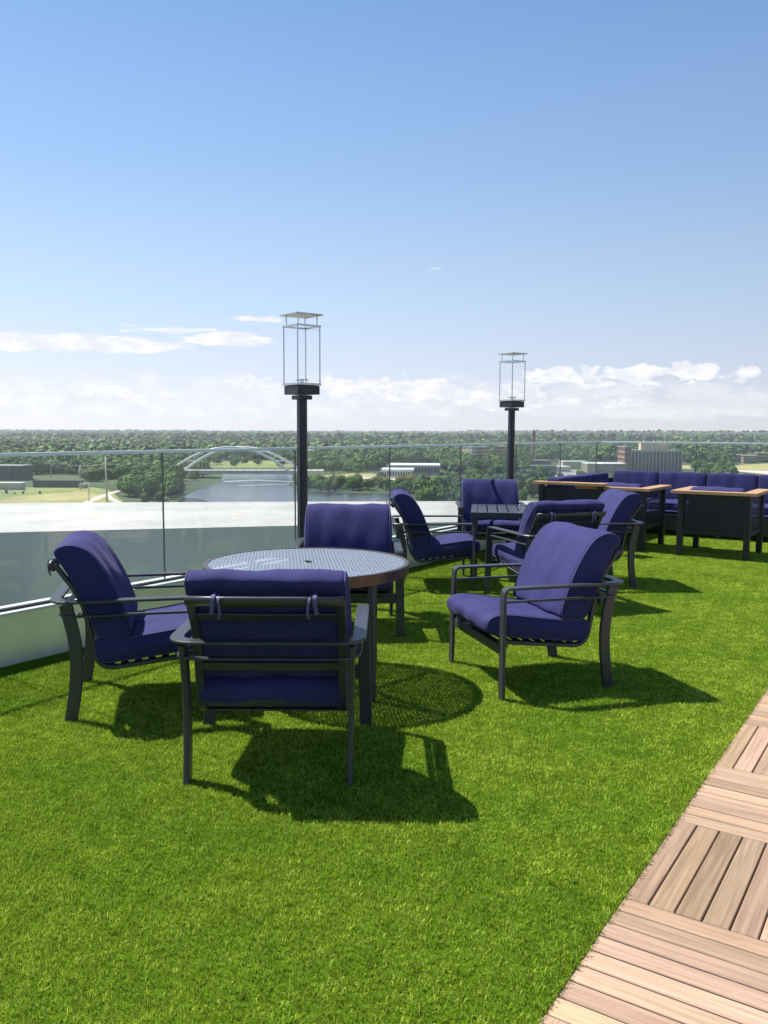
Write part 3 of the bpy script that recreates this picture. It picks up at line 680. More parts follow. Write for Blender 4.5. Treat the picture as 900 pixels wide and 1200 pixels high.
# ------------------------------------------------------------------ artificial turf
def poly_turf():
    a = Astart; b = CORN; tt = -(CORN-EDGE0).dot(PP)/E2.dot(PP); c_ = CORN+E2*tt-PP*.03; f = EDGE0-DD*4.5-PP*.03
    return [a, b, c_, f]
def turf_mats():
    m = bpy.data.materials.new('turf_backing'); m.use_nodes = True; nt = m.node_tree; b = nt.nodes['Principled BSDF']; b.inputs['Roughness'].default_value = 1; b.inputs['Specular IOR Level'].default_value = 0
    tc = nt.nodes.new('ShaderNodeTexCoord'); n = noise(nt, tc.outputs['Object'], 90, 3)
    nt.links.new(mixc(nt, n, (0.04, 0.08, 0.005), (0.09, 0.15, 0.01)), b.inputs['Base Color'])
    g = bpy.data.materials.new('turf_blade'); g.use_nodes = True; nt = g.node_tree; nt.nodes.clear()
    out = nt.nodes.new('ShaderNodeOutputMaterial'); pb = nt.nodes.new('ShaderNodeBsdfPrincipled'); tl = nt.nodes.new('ShaderNodeBsdfTranslucent'); mx = nt.nodes.new('ShaderNodeMixShader')
    at_ = nt.nodes.new('ShaderNodeAttribute'); at_.attribute_name = 'tint'
    geo = nt.nodes.new('ShaderNodeNewGeometry'); n = noise(nt, geo.outputs['Position'], 1.6, 4, .55, .3); n2 = noise(nt, geo.outputs['Position'], 9, 3)
    n3 = noise(nt, geo.outputs['Position'], 28, 3, .6)
    k = mixc(nt, mrange(nt, n, .32, .68), (0.76, 0.86, 0.75), (1.10, 1.06, 1.10)); k = mixc(nt, 1.0, k, mixc(nt, mrange(nt, n2, .34, .68), (.84, .88, .8), (1.18, 1.14, 1.25)), 'MULTIPLY')
    k = mixc(nt, 1.0, k, mixc(nt, mrange(nt, n3, .32, .68), (.80, .82, .75), (1.22, 1.2, 1.3)), 'MULTIPLY')
    # roll seam between two lengths of turf: light off each side's pile lay painted as brightness
    p0 = Vector((*at(470, 972), 0)); p1 = Vector((*at(722, 1068), 0)); dd = (p1-p0).normalized(); nn = Vector((-dd.y, dd.x))
    sp_ = nt.nodes.new('ShaderNodeSeparateXYZ'); nt.links.new(geo.outputs['Position'], sp_.inputs[0])
    sd = mathn(nt, 'ADD', mathn(nt, 'MULTIPLY', sp_.outputs[0], nn.x), mathn(nt, 'MULTIPLY', sp_.outputs[1], nn.y)); sd = mathn(nt, 'SUBTRACT', sd, p0.x*nn.x+p0.y*nn.y)
    k = mixc(nt, 1.0, k, mixc(nt, mrange(nt, mathn(nt, 'ABSOLUTE', sd), .0, .016), (.62, .66, .6), (1, 1, 1)), 'MULTIPLY')
    k = mixc(nt, 1.0, k, mixc(nt, mrange(nt, sd, -.01, .01), (.95, .96, .95), (1.03, 1.03, 1.04)), 'MULTIPLY')
    c = mixc(nt, 1.0, at_.outputs['Color'], k, 'MULTIPLY')
    nt.links.new(c, pb.inputs['Base Color']); nt.links.new(c, tl.inputs[0]); pb.inputs['Roughness'].default_value = .5; pb.inputs['Specular IOR Level'].default_value = .06
    mx.inputs[0].default_value = .30; nt.links.new(pb.outputs[0], mx.inputs[1]); nt.links.new(tl.outputs[0], mx.inputs[2]); nt.links.new(mx.outputs[0], out.inputs[0])
    return m, g
TB, TG = turf_mats()
P5 = poly_turf()
ts = MB().add([(p.x, p.y, .004) for p in P5], [tuple(range(4))]); tag(ts.build('turf_base', TB), kind='structure')
PS = .25
def turf_patch(seed, dens=48000, ln=.0175):
    r_ = np.random.default_rng(seed); n = int(dens*PS*PS)
    nt_ = 1500; tx, ty = r_.uniform(-PS/2, PS/2, nt_), r_.uniform(-PS/2, PS/2, nt_); tuft = r_.integers(0, nt_, n)
    ts_ = r_.uniform(.76, 1.24, nt_); th_ = r_.uniform(.8, 1.15, nt_); td = r_.uniform(0, 2*PI, nt_); tl = r_.uniform(.1, .75, nt_)
    x = tx[tuft]+r_.normal(0, .0042, n); y = ty[tuft]+r_.normal(0, .0042, n); L = r_.uniform(.65, 1.1, n)*ln*th_[tuft]; a = r_.uniform(0, 2*PI, n); w = r_.uniform(.0014, .0024, n)
    lean = np.clip(tl[tuft]+r_.normal(0, .18, n), .03, .92); d = td[tuft]+r_.normal(0, .6, n)
    wx, wy = np.cos(a)*w/2, np.sin(a)*w/2; lx, ly = np.cos(d)*lean*L, np.sin(d)*lean*L
    hz1 = L*.55; hz2 = L*np.sqrt(np.clip(1-lean**2*.75, .1, 1))
    v = np.zeros((n, 5, 3))
    v[:, 0] = np.stack([x-wx, y-wy, np.zeros(n)], 1); v[:, 1] = np.stack([x+wx, y+wy, np.zeros(n)], 1)
    v[:, 2] = np.stack([x+wx*.9+lx*.35, y+wy*.9+ly*.35, hz1], 1); v[:, 3] = np.stack([x-wx*.9+lx*.35, y-wy*.9+ly*.35, hz1], 1)
    v[:, 4] = np.stack([x+lx, y+ly, hz2], 1)
    me = bpy.data.meshes.new('turf_tuft'); me.vertices.add(n*5); me.vertices.foreach_set('co', v.ravel())
    idx = np.arange(n)[:, None]*5; loops = np.concatenate([idx+np.array([[0, 1, 2, 3]]), idx+np.array([[3, 2, 4]])], 1).ravel()
    me.loops.add(n*7); me.loops.foreach_set('vertex_index', loops.astype(np.int32)); me.polygons.add(n*2)
    ls = (np.arange(n)[:, None]*7+np.array([[0, 4]])).ravel(); me.polygons.foreach_set('loop_start', ls.astype(np.int32))
    me.update(calc_edges=True); me.validate()
    base_c = np.array([[.325, .46, .036]]); yel = np.array([[.56, .62, .11]]); dk = np.array([[.18, .30, .022]])
    t = r_.random((n, 1)); u = r_.random((n, 1))
    c = np.where(u < .22, yel, np.where(u < .42, dk, base_c))*(.8+.4*t)*ts_[tuft][:, None]
    c = np.repeat(c[:, None, :], 5, 1); c[:, :2] *= .7      # blade roots darker than the rest of the blade
    at_ = me.attributes.new('tint', 'FLOAT_COLOR', 'POINT'); at_.data.foreach_set('color', np.concatenate([c.reshape(-1, 3), np.ones((n*5, 1))], 1).astype(np.float32).ravel())
    me.materials.append(TG); return bpy.data.objects.new('turf_tuft', me)
def in_poly(x, y, P, margin=0.0):
    s = True
    for i in range(len(P)):
        a, b = P[i], P[(i+1) % len(P)]; d = (b-a); L = math.hypot(d.x, d.y)
        if ((y-a.y)*d.x-(x-a.x)*d.y)/L > -margin: return False
    return True
patches = [turf_patch(s) for s in (1, 2, 3)]
pts = {0: [], 1: [], 2: []}
edge_off = -.024
for i in range(-20, 75):
    for j in range(0, 75):
        c = EDGE0+DD*((i+.5)*PS)-PP*((j+.5)*PS-edge_off)
        if c.y < 1.25 or c.y > 13.4 or c.x/c.y < -.60 and c.y < 9 or c.x > 8: continue
        if c.x/c.y > .62: continue
        dist_in = (c-A0).dot(N)
        if dist_in > -.10: continue
        if (c-CORN).dot(N2) > -.1: continue
        pts[random.Random(i*99+j).randrange(3)].append((c.x, c.y, .003))
def turf_object(k):
    me = bpy.data.meshes.new('turf'); me.from_pydata(pts[k], [], []); me.materials.append(TG)
    return me
allp = []; kid = []
for k in range(3): allp += pts[k]; kid += [k]*len(pts[k])
me = bpy.data.meshes.new('turf'); me.from_pydata(allp, [], [])
ka = me.attributes.new('pick', 'INT', 'POINT'); ka.data.foreach_set('value', kid)
rr = random.Random(5); qa = me.attributes.new('turn', 'FLOAT', 'POINT'); qa.data.foreach_set('value', [R(56.5)+rr.choice((0, 0, PI)) + 0*rr.random() for _ in allp])
turf = bpy.data.objects.new('turf', me); COL.objects.link(turf); tag(turf, kind='stuff'); turf['label'] = 'bright green artificial turf covering the roof terrace'; turf['category'] = 'artificial turf'
ng = bpy.data.node_groups.new('turf_scatter', 'GeometryNodeTree')
ng.interface.new_socket('Geometry', in_out='INPUT', socket_type='NodeSocketGeometry'); ng.interface.new_socket('Geometry', in_out='OUTPUT', socket_type='NodeSocketGeometry')
gi = ng.nodes.new('NodeGroupInput'); go = ng.nodes.new('NodeGroupOutput'); jn = ng.nodes.new('GeometryNodeJoinGeometry')
nk = ng.nodes.new('GeometryNodeInputNamedAttribute'); nk.data_type = 'INT'; nk.inputs[0].default_value = 'pick'
nq = ng.nodes.new('GeometryNodeInputNamedAttribute'); nq.data_type = 'FLOAT'; nq.inputs[0].default_value = 'turn'
cx_ = ng.nodes.new('ShaderNodeCombineXYZ'); ng.links.new(nq.outputs[0], cx_.inputs[2])
for k in range(3):
    oi = ng.nodes.new('GeometryNodeObjectInfo'); oi.inputs[0].default_value = patches[k]; oi.inputs['As Instance'].default_value = True
    ip = ng.nodes.new('GeometryNodeInstanceOnPoints'); cmp_ = ng.nodes.new('FunctionNodeCompare'); cmp_.data_type = 'INT'; cmp_.operation = 'EQUAL'
    ng.links.new(nk.outputs[0], cmp_.inputs[2]); cmp_.inputs[3].default_value = k
    ng.links.new(gi.outputs[0], ip.inputs['Points']); ng.links.new(cmp_.outputs[0], ip.inputs['Selection']); ng.links.new(oi.outputs['Geometry'], ip.inputs['Instance'])
    ng.links.new(cx_.outputs[0], ip.inputs['Rotation']); ng.links.new(ip.outputs[0], jn.inputs[0])
ng.links.new(jn.outputs[0], go.inputs[0])
md = turf.modifiers.new('scatter', 'NODES'); md.node_group = ng
# ================================================================== the landscape far below
GZ = -35.0
def gp(u, v, z=GZ): x, y = at(u, v, z); return x, y
def foliage_mat(name, col, attr=True, objrand=.25):
    m = bpy.data.materials.new(name); m.use_nodes = True; nt = m.node_tree; b = nt.nodes['Principled BSDF']; b.inputs['Roughness'].default_value = .7; b.inputs['Specular IOR Level'].default_value = .2
    a = nt.nodes.new('ShaderNodeAttribute'); a.attribute_name = 'tint'; oi = nt.nodes.new('ShaderNodeObjectInfo')
    c = mixc(nt, 1.0, (*col, 1), a.outputs['Color'], 'MULTIPLY')
    f = mathn(nt, 'ADD', mathn(nt, 'MULTIPLY', oi.outputs['Random'], 2*objrand), 1-objrand)
    c = mixc(nt, 1.0, c, f, 'MULTIPLY'); nt.links.new(c, b.inputs['Base Color']); return m
M['leaf'] = foliage_mat('tree_foliage', (0.082, 0.160, 0.028))
M['leaffar'] = foliage_mat('forest_foliage', (0.070, 0.140, 0.028), objrand=0)
M['bark'] = mat('tree_bark', (0.10, 0.075, 0.05), .9, var=.2)
def crown_arrays(r_, n_quads, size, rad, hgt, z0, lobes):
    """leaf clumps scattered through several lobes"""
    L = []; 
    for k in range(lobes):
        a = r_.uniform(0, 2*PI); q = r_.uniform(.15, .6)*rad; L.append((math.cos(a)*q, math.sin(a)*q, z0+hgt*r_.uniform(.25, .72), rad*r_.uniform(.42, .68)))
    L.append((0, 0, z0+hgt*.55, rad*.7)); L = np.array(L); w = L[:, 3]**2; pick = r_.choice(len(L), n_quads, p=w/w.sum())
    d = r_.normal(size=(n_quads, 3)); d /= np.linalg.norm(d, axis=1)[:, None]; rr_ = r_.uniform(.78, 1.06, (n_quads, 1))
    c = L[pick, :3]+d*rr_*L[pick, 3:4]*np.array([[1, 1, .85]])
    nrm = d+r_.normal(size=(n_quads, 3))*.32+np.array([[0, 0, .45]]); nrm /= np.linalg.norm(nrm, axis=1)[:, None]
    t = np.cross(nrm, r_.normal(size=(n_quads, 3))); t /= np.linalg.norm(t, axis=1)[:, None]; b = np.cross(nrm, t)
    s = size*r_.uniform(.6, 1.3, (n_quads, 1)); s2 = s*r_.uniform(.6, 1.0, (n_quads, 1))
    v = np.stack([c-t*s-b*s2*.6, c+t*s*.7-b*s2, c+t*s+b*s2*.5, c-t*s*.6+b*s2], 1)
    tint = np.repeat(r_.uniform(.84, 1.16, (n_quads, 1)), 3, 1)*np.array([[1, 1, 1]]); tint[:, 0] *= r_.uniform(.85, 1.25, n_quads)
    return v, tint
def quads_mesh(name, v, tint, m):
    n = len(v); me = bpy.data.meshes.new(name); me.vertices.add(n*4); me.vertices.foreach_set('co', v.astype(np.float32).ravel())
    me.loops.add(n*4); me.loops.foreach_set('vertex_index', np.arange(n*4, dtype=np.int32)); me.polygons.add(n); me.polygons.foreach_set('loop_start', np.arange(0, n*4, 4, dtype=np.int32))
    me.update(calc_edges=True)
    a = me.attributes.new('tint', 'FLOAT_COLOR', 'POINT'); t4 = np.concatenate([np.repeat(tint, 4, 0), np.ones((n*4, 1))], 1); a.data.foreach_set('color', t4.astype(np.float32).ravel())
    me.materials.append(m); return me
# prototypes
protos = []
for k in range(7):
    r_ = np.random.default_rng(50+k); rad = 5.0; H = 11.5+1.0*k % 3
    v, t = crown_arrays(r_, 950, .55, rad, 10.5, .6, 6)
    protos.append(quads_mesh('crown', v, t, M['leaf']))
tk = MB().sweep([(0, 0, -.5), (.1, 0, 2.5), (0, .1, 6)], .8, .8, (1, 0, 0), round_=True, n=7)
for a in (0, 2.1, 4.2): tk.sweep([(0, 0, 2.6), (math.cos(a)*1.6, math.sin(a)*1.6, 5.2), (math.cos(a)*2.6, math.sin(a)*2.6, 7)], .32, .32, (0, 0, 1), round_=True, n=5)
tk0 = tk.build('trunk', M['bark']); tkm = tk0.data; bpy.data.objects.remove(tk0)
tree_i = [0]
def tree(x, y, s, group, lab, sz=1.0, z=GZ):
    e = empty('broadleaf_tree', (x, y, z), random.uniform(0, 6.28)); e.scale = (s, s, s*sz); tag(e, lab, 'tree', group)
    c = bpy.data.objects.new('crown', protos[tree_i[0] % 7]); COL.objects.link(c); c.parent = e; tree_i[0] += 1
    t = bpy.data.objects.new('trunk', tkm); COL.objects.link(t); t.parent = e
rt_ = random.Random(21)
def cluster(n, u0, u1, v0, v1, s0, s1, group, lab, fn=None):
    for _ in range(n):
        for _try in range(20):
            u = rt_.uniform(u0, u1); v = rt_.uniform(v0, v1)
            if fn is None or fn(u, v): break
        x, y = gp(u, v); tree(x, y, rt_.uniform(s0, s1), group, lab, rt_.uniform(.8, 1.1))
# river, lawns, roads as sheets ----------------------------------------------
def sheet(name, pix, m, z, kind='structure'):
    P = [gp(u, v, z) for u, v in pix]
    o = MB().add([(x, y, z) for x, y in P], [tuple(range(len(P)))]).build(name, m)
    if kind: tag(o, kind=kind)
    return o
def land_mat():
    m = bpy.data.materials.new('land'); m.use_nodes = True; nt = m.node_tree; b = nt.nodes['Principled BSDF']; b.inputs['Roughness'].default_value = .95
    tc = nt.nodes.new('ShaderNodeTexCoord'); n = noise(nt, tc.outputs['Object'], .006, 6); n2 = noise(nt, tc.outputs['Object'], .03, 6)
    c = mixc(nt, mrange(nt, n, .4, .62), (0.035, 0.060, 0.018), (0.065, 0.095, 0.03)); c = mixc(nt, mrange(nt, n2, .6, .75, 0, .5), c, (0.12, 0.13, 0.07))
    nt.links.new(c, b.inputs['Base Color']); return m
RAD = 20000
n = 96; V = [(0, 0, GZ)]+[(math.cos(2*PI*k/n)*RAD, math.sin(2*PI*k/n)*RAD, GZ) for k in range(n)]
tag(MB().add(V, [(0, 1+k, 1+(k+1) % n) for k in range(n)]).build('ground', land_mat()), kind='structure')
def water_mat():
    m = bpy.data.materials.new('river_water'); m.use_nodes = True; nt = m.node_tree; b = nt.nodes['Principled BSDF']
    b.inputs['Base Color'].default_value = (0.10, 0.105, 0.105, 1); b.inputs['Roughness'].default_value = .12; b.inputs['Specular IOR Level'].default_value = .5
    tc = nt.nodes.new('ShaderNodeTexCoord'); bp = nt.nodes.new('ShaderNodeBump'); bp.inputs['Distance'].default_value = .25; bp.inputs['Strength'].default_value = .6
    nt.links.new(noise(nt, tc.outputs['Object'], .5, 5, .6), bp.inputs['Height']); nt.links.new(bp.outputs[0], b.inputs['Normal'])
    n = noise(nt, tc.outputs['Object'], .02, 4); nt.links.new(mixc(nt, n, (0.05, 0.062, 0.07), (0.10, 0.11, 0.115)), b.inputs['Base Color'])
    return m
RIVER = [(180, 604), (205, 590), (218, 580), (240, 571), (256, 565), (262, 557), (256, 551), (345, 551), (352, 560), (338, 568), (348, 575), (400, 577.5), (455, 579), (470, 586), (482, 604)]
sheet('river', RIVER, water_mat(), GZ+.25)
foam_refl = mat('foam_and_reflection', (.22, .25, .27), .6, var=.1)  # also carries the river's white reflection as colour
M['lawn'] = mat('mown_lawn', (0.20, 0.235, 0.065), .95, var=.2, scale=.03)
M['drylawn'] = mat('dry_lawn', (0.32, 0.29, 0.115), .95, var=.2, scale=.03)
M['path'] = mat('pale_path', (0.50, 0.46, 0.38), .9, var=.08, scale=.1)
M['road'] = mat('grey_road', (0.27, 0.27, 0.27), .9, var=.08, scale=.05)
sheet('lawn', [(-160, 600), (-160, 572), (0, 572), (95, 569), (128, 574), (150, 592), (150, 600)], M['lawn'], GZ+.1)
sheet('dry_lawn', [(-60, 600), (20, 582), (95, 575), (120, 580), (135, 600)], M['drylawn'], GZ+.14)
sheet('path', [(75, 598), (88, 592), (118, 580), (128, 577), (141, 574), (143, 575), (131, 579), (124, 582), (100, 592), (90, 598)], M['path'], GZ+.18)
sheet('path', [(124, 579), (128, 578.5), (134, 584), (146, 590), (150, 598), (143, 598), (138, 591), (128, 586)], M['path'], GZ+.182)
sheet('lawn', [(238, 548), (240, 541), (335, 540), (350, 548)], M['lawn'], GZ+.1)
sheet('lawn', [(350, 563), (352, 559), (420, 554), (452, 556), (460, 566), (452, 572), (400, 566)], M['drylawn'], GZ+.1)
sheet('road', [(352, 561.5), (352, 559.3), (400, 558.6), (455, 560), (520, 562), (520, 563.4), (455, 562), (400, 560.4)], M['path'], GZ+.18)
sheet('lawn', [(440, 566), (450, 560), (520, 560), (522, 566), (470, 572)], M['lawn'], GZ+.12)
sheet('lawn', [(795, 549), (800, 545), (840, 546), (900, 543), (960, 545), (960, 556), (880, 553)], M['drylawn'], GZ+.1)
sheet('lawn', [(560, 571), (560, 569.5), (620, 569), (640, 571)], M['lawn'], GZ+.12)
sheet('road', [(640, 560), (640, 552), (735, 548), (735, 558)], M['road'], GZ+.1)
sheet('road', [(900, 556), (860, 552), (860, 550.8), (960, 553)], M['path'], GZ+.2)

# ------------------------------------------------------------------ buildings
def block(name, u0, u1, v_base, v_top, depth, m, label, cat='building', rz=0.0, floors=0, bays=0, winmat=None, roofmat=None, parts=True, group=None):
    x0, y0 = gp(u0, v_base); x1, y1 = gp(u1, v_base); w = math.hypot(x1-x0, y1-y0)*1.0; cx, cy = (x0+x1)/2, (y0+y1)/2
    ht = hz((u0+u1)/2, v_top, cy)-GZ
    r_ = empty(name, (cx, cy, GZ), rz); tag(r_, label, cat, group)
    MB().box((0, depth/2, ht/2-.2), (w, depth, ht+.4-.6)).build('wall', m, r_)
    MB().box((0, depth/2, ht+.0), (w+.6, depth+.6, .6)).build('roof', roofmat or M['roofgrey'], r_)
    if floors:
        fh = ht/floors; bw_ = w/bays; 
        for f in range(floors):
            mb = MB()
            for b_ in range(bays): mb.box((-w/2+bw_*(b_+.5), -.06, fh*(f+.52)), (bw_*.58, .3, fh*.52))
            mb.build('window_row', winmat or M['win'], r_)
        sw = MB()
        nb = max(2, int(depth/bw_/1.2))
        for f in range(floors):
            for b_ in range(nb):
                for s in (-1, 1): sw.box((s*(w/2+.04), depth*(b_+.5)/nb, fh*(f+.52)), (.3, depth/nb*.5, fh*.5))
        sw.build('side_windows', winmat or M['win'], r_)
    return r_, w, ht
M['win'] = mat('dark_window_glass', (0.035, 0.045, 0.06), .2, spec=.7)
M['roofgrey'] = mat('grey_flat_roof', (0.30, 0.30, 0.30), .9, var=.1, scale=.1)
M['roofwhite'] = mat('pale_metal_roof', (0.70, 0.74, 0.71), .6, var=.06, scale=.1)
M['brick'] = mat('red_brick', (0.30, 0.16, 0.11), .9, var=.12, scale=.4)
M['tan'] = mat('tan_concrete', (0.60, 0.48, 0.36), .9, var=.08, scale=.2)
M['concrete'] = mat('pale_concrete', (0.50, 0.47, 0.42), .85, var=.08, scale=.1)
M['redpaint'] = mat('faded_red_cladding', (0.42, 0.12, 0.09), .8, var=.1, scale=.1)
M['darkwall'] = mat('dark_cladding', (0.07, 0.08, 0.10), .7, var=.1)
M['arch'] = mat('white_bridge_steel', (0.66, 0.68, 0.68), .5)
M['rust'] = mat('rusty_steel', (0.12, 0.075, 0.055), .8, var=.2, scale=1)
M['officewall'] = mat('office_spandrel', (0.20, 0.19, 0.18), .6, var=.1)
M['fin'] = mat('pale_fin_concrete', (0.62, 0.58, 0.53), .8)
M['limeshed'] = mat('drab_render', (0.22, 0.20, 0.16), .9, var=.2, scale=.1)
M['limestone'] = mat('buff_limestone', (0.48, 0.40, 0.30), .9, var=.15, scale=.08)
# office slab with white fins
r_, w, ht = block('office_building', 740, 797, 554, 528, 26, M['officewall'], 'grey office slab with closely spaced white vertical fins, above the sofa', rz=R(-2), roofmat=M['roofgrey'])
fins = MB()
for k in range(15): fins.box((-w/2+w*k/14, -.35, ht/2), (.55, .9, ht))
fins.build('fins', M['fin'], r_)
fl = MB()
for k in range(1, 6): fl.box((0, -.12, ht*k/6), (w, .3, .5))
fl.build('floor_bands', M['darkwall'], r_)
MB().box((0, -.2, ht-.3), (w+1, 1.0, 1.5)).build('parapet', M['concrete'], r_)
ph_ = MB().box((-w*.13, 9, ht+4.0), (14, 9, 7.2)).box((w*.09, 9, ht+3), (16, 8, 5.4)).build('penthouse', M['tan'], r_)
for x in (-w*.22, -w*.02, w*.12, w*.2): MB().box((x, 6, ht+5.0), (1.0, 1.0, 9)).build('vent_stack', M['concrete'], r_)
block('brick_tower', 731.5, 739, 554, 523.5, 26, M['brick'], 'narrow brick stair tower against the left end of the finned office slab', rz=R(-2), floors=5, bays=2)
# brick mill building
r_, w, ht = block('mill_building', 551, 577, 543.5, 524, 22, M['tan'], 'tan and brick multi-storey mill block left of the farther lantern pole', rz=R(28), floors=5, bays=8, roofmat=M['roofgrey'])
block('mill_wing', 578, 592, 544, 523, 20, M['brick'], 'dark brick wing joined to the right of the tan mill block', rz=R(-25), floors=5, bays=4)
block('mill_shed', 540, 556, 546, 538, 16, M['brick'], 'low brick shed at the left foot of the tan mill block')
# chimney
cxx, cyy = gp(625, 543); ch = empty('chimney_stack', (cxx, cyy, GZ)); tag(ch, 'tall slender brick factory chimney right of the farther lantern', 'chimney')
htc = hz(625, 504.5, cyy)-GZ
mb = MB(); V = []; Fc = []; n = 14
for z, r0 in ((0, 2.3), (htc*.5, 1.9), (htc*.93, 1.6), (htc*.935, 2.0), (htc, 2.0)):
    for k in range(n): V.append((math.cos(2*PI*k/n)*r0, math.sin(2*PI*k/n)*r0, z))
for j in range(4):
    for k in range(n): Fc.append((j*n+k, j*n+(k+1) % n, (j+1)*n+(k+1) % n, (j+1)*n+k))
Fc.append(tuple(4*n+k for k in range(n))); mb.add(V, Fc, True); mb.build('shaft', M['brick'], ch)
MB().sweep([(-2.1, -1.2, htc*.1), (-1.5, -1.1, htc*.9)], .35, .35, (1, 0, 0)).build('ladder', M['concrete'], ch)
# long white works building
block('warehouse', 447, 484, 560.5, 550.5, 30, M['roofwhite'], 'low white warehouse with a pale roof on the far river bank, nearer half', roofmat=M['roofwhite'], floors=1, bays=12, rz=R(-3))
block('warehouse', 456, 515, 556.5, 545.5, 45, M['concrete'], 'long flat pale-roofed warehouse just behind the low white one', roofmat=M['roofwhite'], floors=1, bays=16, rz=R(-3))
block('factory_shed', 660, 689, 549, 541, 20, M['tan'], 'long buff shed with a white roof edge left of the office slab', roofmat=M['roofwhite'])
block('factory_shed', 622, 652, 556, 546.5, 30, M['darkwall'], 'long dark-roofed shed just right of the chimney foot', roofmat=M['darkwall'])
block('factory_shed', 640, 668, 553, 547, 18, M['concrete'], 'small pale concrete shed between the dark shed and the buff shed', roofmat=M['roofwhite'])
block('factory_shed', 689, 733, 556, 543.5, 24, M['limeshed'], 'drab flat-roofed works hall directly left of the brick stair tower', roofmat=M['roofwhite'])
block('factory_shed', 578, 645, 545, 539.5, 15, M['darkwall'], 'low dark shed running behind the chimney', roofmat=M['roofgrey'])
block('red_hall', 431, 446, 531, 523.5, 30, M['redpaint'], 'faded red hall among the trees above the white warehouse', roofmat=M['redpaint'])
block('low_hall', 366, 391, 529, 525.8, 40, M['darkwall'], 'long dark hall with a white roof line right of the nearer lantern', roofmat=M['roofwhite'])
block('dark_building', -40, 26, 563, 546, 20, M['darkwall'], 'dark glazed block at the far left edge behind the lawn', roofmat=M['roofgrey'], floors=3, bays=9)
block('garden_wall', -60, 26, 574, 566, 6, M['concrete'], 'low grey building with a pale roof at the left edge of the lawn', roofmat=M['roofwhite'])
block('garden_wall', 38, 96, 571.5, 563.5, 3, M['darkwall'], 'long dark retaining wall at the back of the lawn', cat='wall', roofmat=M['darkwall'])
block('small_house', 92, 99, 572.5, 568, 8, M['tan'], 'tiny tan hut at the right end of the dark retaining wall', cat='hut')
# limestone terraces at the right
for k, (u0, u1, vb, vt) in enumerate(((858, 870, 541, 533), (872, 886, 543, 534), (888, 908, 542, 531))):
    block('stone_building', u0, u1, vb, vt, 14, M['limestone'], ['small buff stone building at the left end of the row by the right edge', 'buff stone building in the middle of the row by the right edge', 'largest buff stone building of the row, at the right edge'][k], floors=3, bays=8, roofmat=M['limestone'], rz=R(-12), group='buff stone buildings')
block('white_dome_hall', 519, 530, 511.3, 508.6, 150, M['roofwhite'], 'far white hall on the horizon left of the farther lantern', roofmat=M['roofwhite'])
block('far_plant', 418, 433, 512, 507.6, 80, M['darkwall'], 'far dark industrial plant on the horizon between the lanterns', roofmat=M['darkwall'])
# scattered small houses in the woods
hr = random.Random(77); hcount = 0
for _ in range(46):
    u = hr.uniform(-30, 930); v = hr.uniform(514, 538)
    if 225 < u < 350 and v > 534: continue
    x, y = gp(u, v); s = hr.uniform(8, 16); e = empty('house', (x, y, GZ+ (2 if v < 525 else 0)), hr.uniform(0, PI)); tag(e, 'small pale-walled house half hidden among the distant trees', 'house', 'houses scattered in the woods')
    wl = MB().box((0, 0, 4.5), (s*1.3, s, 9)).build('wall', M['concrete'] if hr.random() < .6 else M['tan'], e)
    MB().add([(-s*.72, -s*.58, 9), (s*.72, -s*.58, 9), (s*.72, s*.58, 9), (-s*.72, s*.58, 9), (-s*.72, 0, 12.5), (s*.72, 0, 12.5)], [(0, 1, 5, 4), (3, 4, 5, 2), (0, 4, 3), (1, 2, 5), (0, 3, 2, 1)]).build('roof', M['roofgrey'] if hr.random() < .7 else M['roofwhite'], e)
# ------------------------------------------------------------------ arch bridge
BD = 650.0
bx0 = (203-450)/F_PX*BD; bx1 = (350-450)/F_PX*BD
br = empty('arch_bridge', ((bx0+bx1)/2, BD, GZ), R(4)); tag(br, 'white steel bridge with two slender arches across the river', 'bridge')
span = bx1-bx0; zd = hz(275, 551.5, BD)-GZ; zc = hz(275, 524, BD)-GZ
for k, yy in enumerate((-8, 8)):
    path = [(-span/2+span*t+(-4 if k == 0 else 4), yy*(1-.45*(1-(2*t-1)**2)), zd-3+(zc-zd+3)*(1-(2*t-1)**2)) for t in [i/28 for i in range(29)]]
    MB().sweep(path, 2.2, 1.7, (0, 1, 0)).build('arch_rib', M['arch'], br)
bc = MB()
for t in (.15, .3, .7, .85):
    z = zd-3+(zc-zd+3)*(1-(2*t-1)**2); q = 8*(1-.45*(1-(2*t-1)**2)); x = -span/2+span*t
    bc.sweep([(x-4, -q, z), (x+4, q, z)], .8, .8, (0, 0, 1))
bc.build('arch_brace', M['arch'], br)
MB().box((-10, 0, zd-.8), (span*1.6, 19, 2.6)).build('deck', M['concrete'], br)
hg = MB()
for i in range(1, 14):
    t = i/14
    for k, yy in enumerate((-8, 8)):
        z = zd-3+(zc-zd+3)*(1-(2*t-1)**2); 
        if z > zd+1: hg.sweep([(-span/2+span*t+(-4 if k == 0 else 4), yy*.95, zd), (-span/2+span*t+(-4 if k == 0 else 4), yy*(1-.45*(1-(2*t-1)**2)), z)], .12, .12, (1, 0, 0))
hg.build('hanger', M['arch'], br)
pr = MB()
for i in range(34): pr.box((-10-span*.8+span*1.6*i/33, -9.3, zd+.75), (.35, .3, 1.5))
pr.box((-10, -9.3, zd+1.5), (span*1.6, .3, .3)); pr.build('parapet', M['concrete'], br)
for x in (-span*.52, span*.52, -span*.8): MB().box((x, 0, zd/2-1), (5, 17, zd-1.6)).build('pier', M['concrete'], br)
# pale strips of white water below the bridge, reflection put into their colour
for k, (pp_) in enumerate(([(262, 563.5), (300, 562), (345, 564), (345, 565), (300, 563.6), (262, 565.4)], [(280, 568.6), (340, 566.8), (340, 567.6), (280, 569.8)])):
    sheet('foam_reflection', pp_, foam_refl, GZ+.32+.02*k)
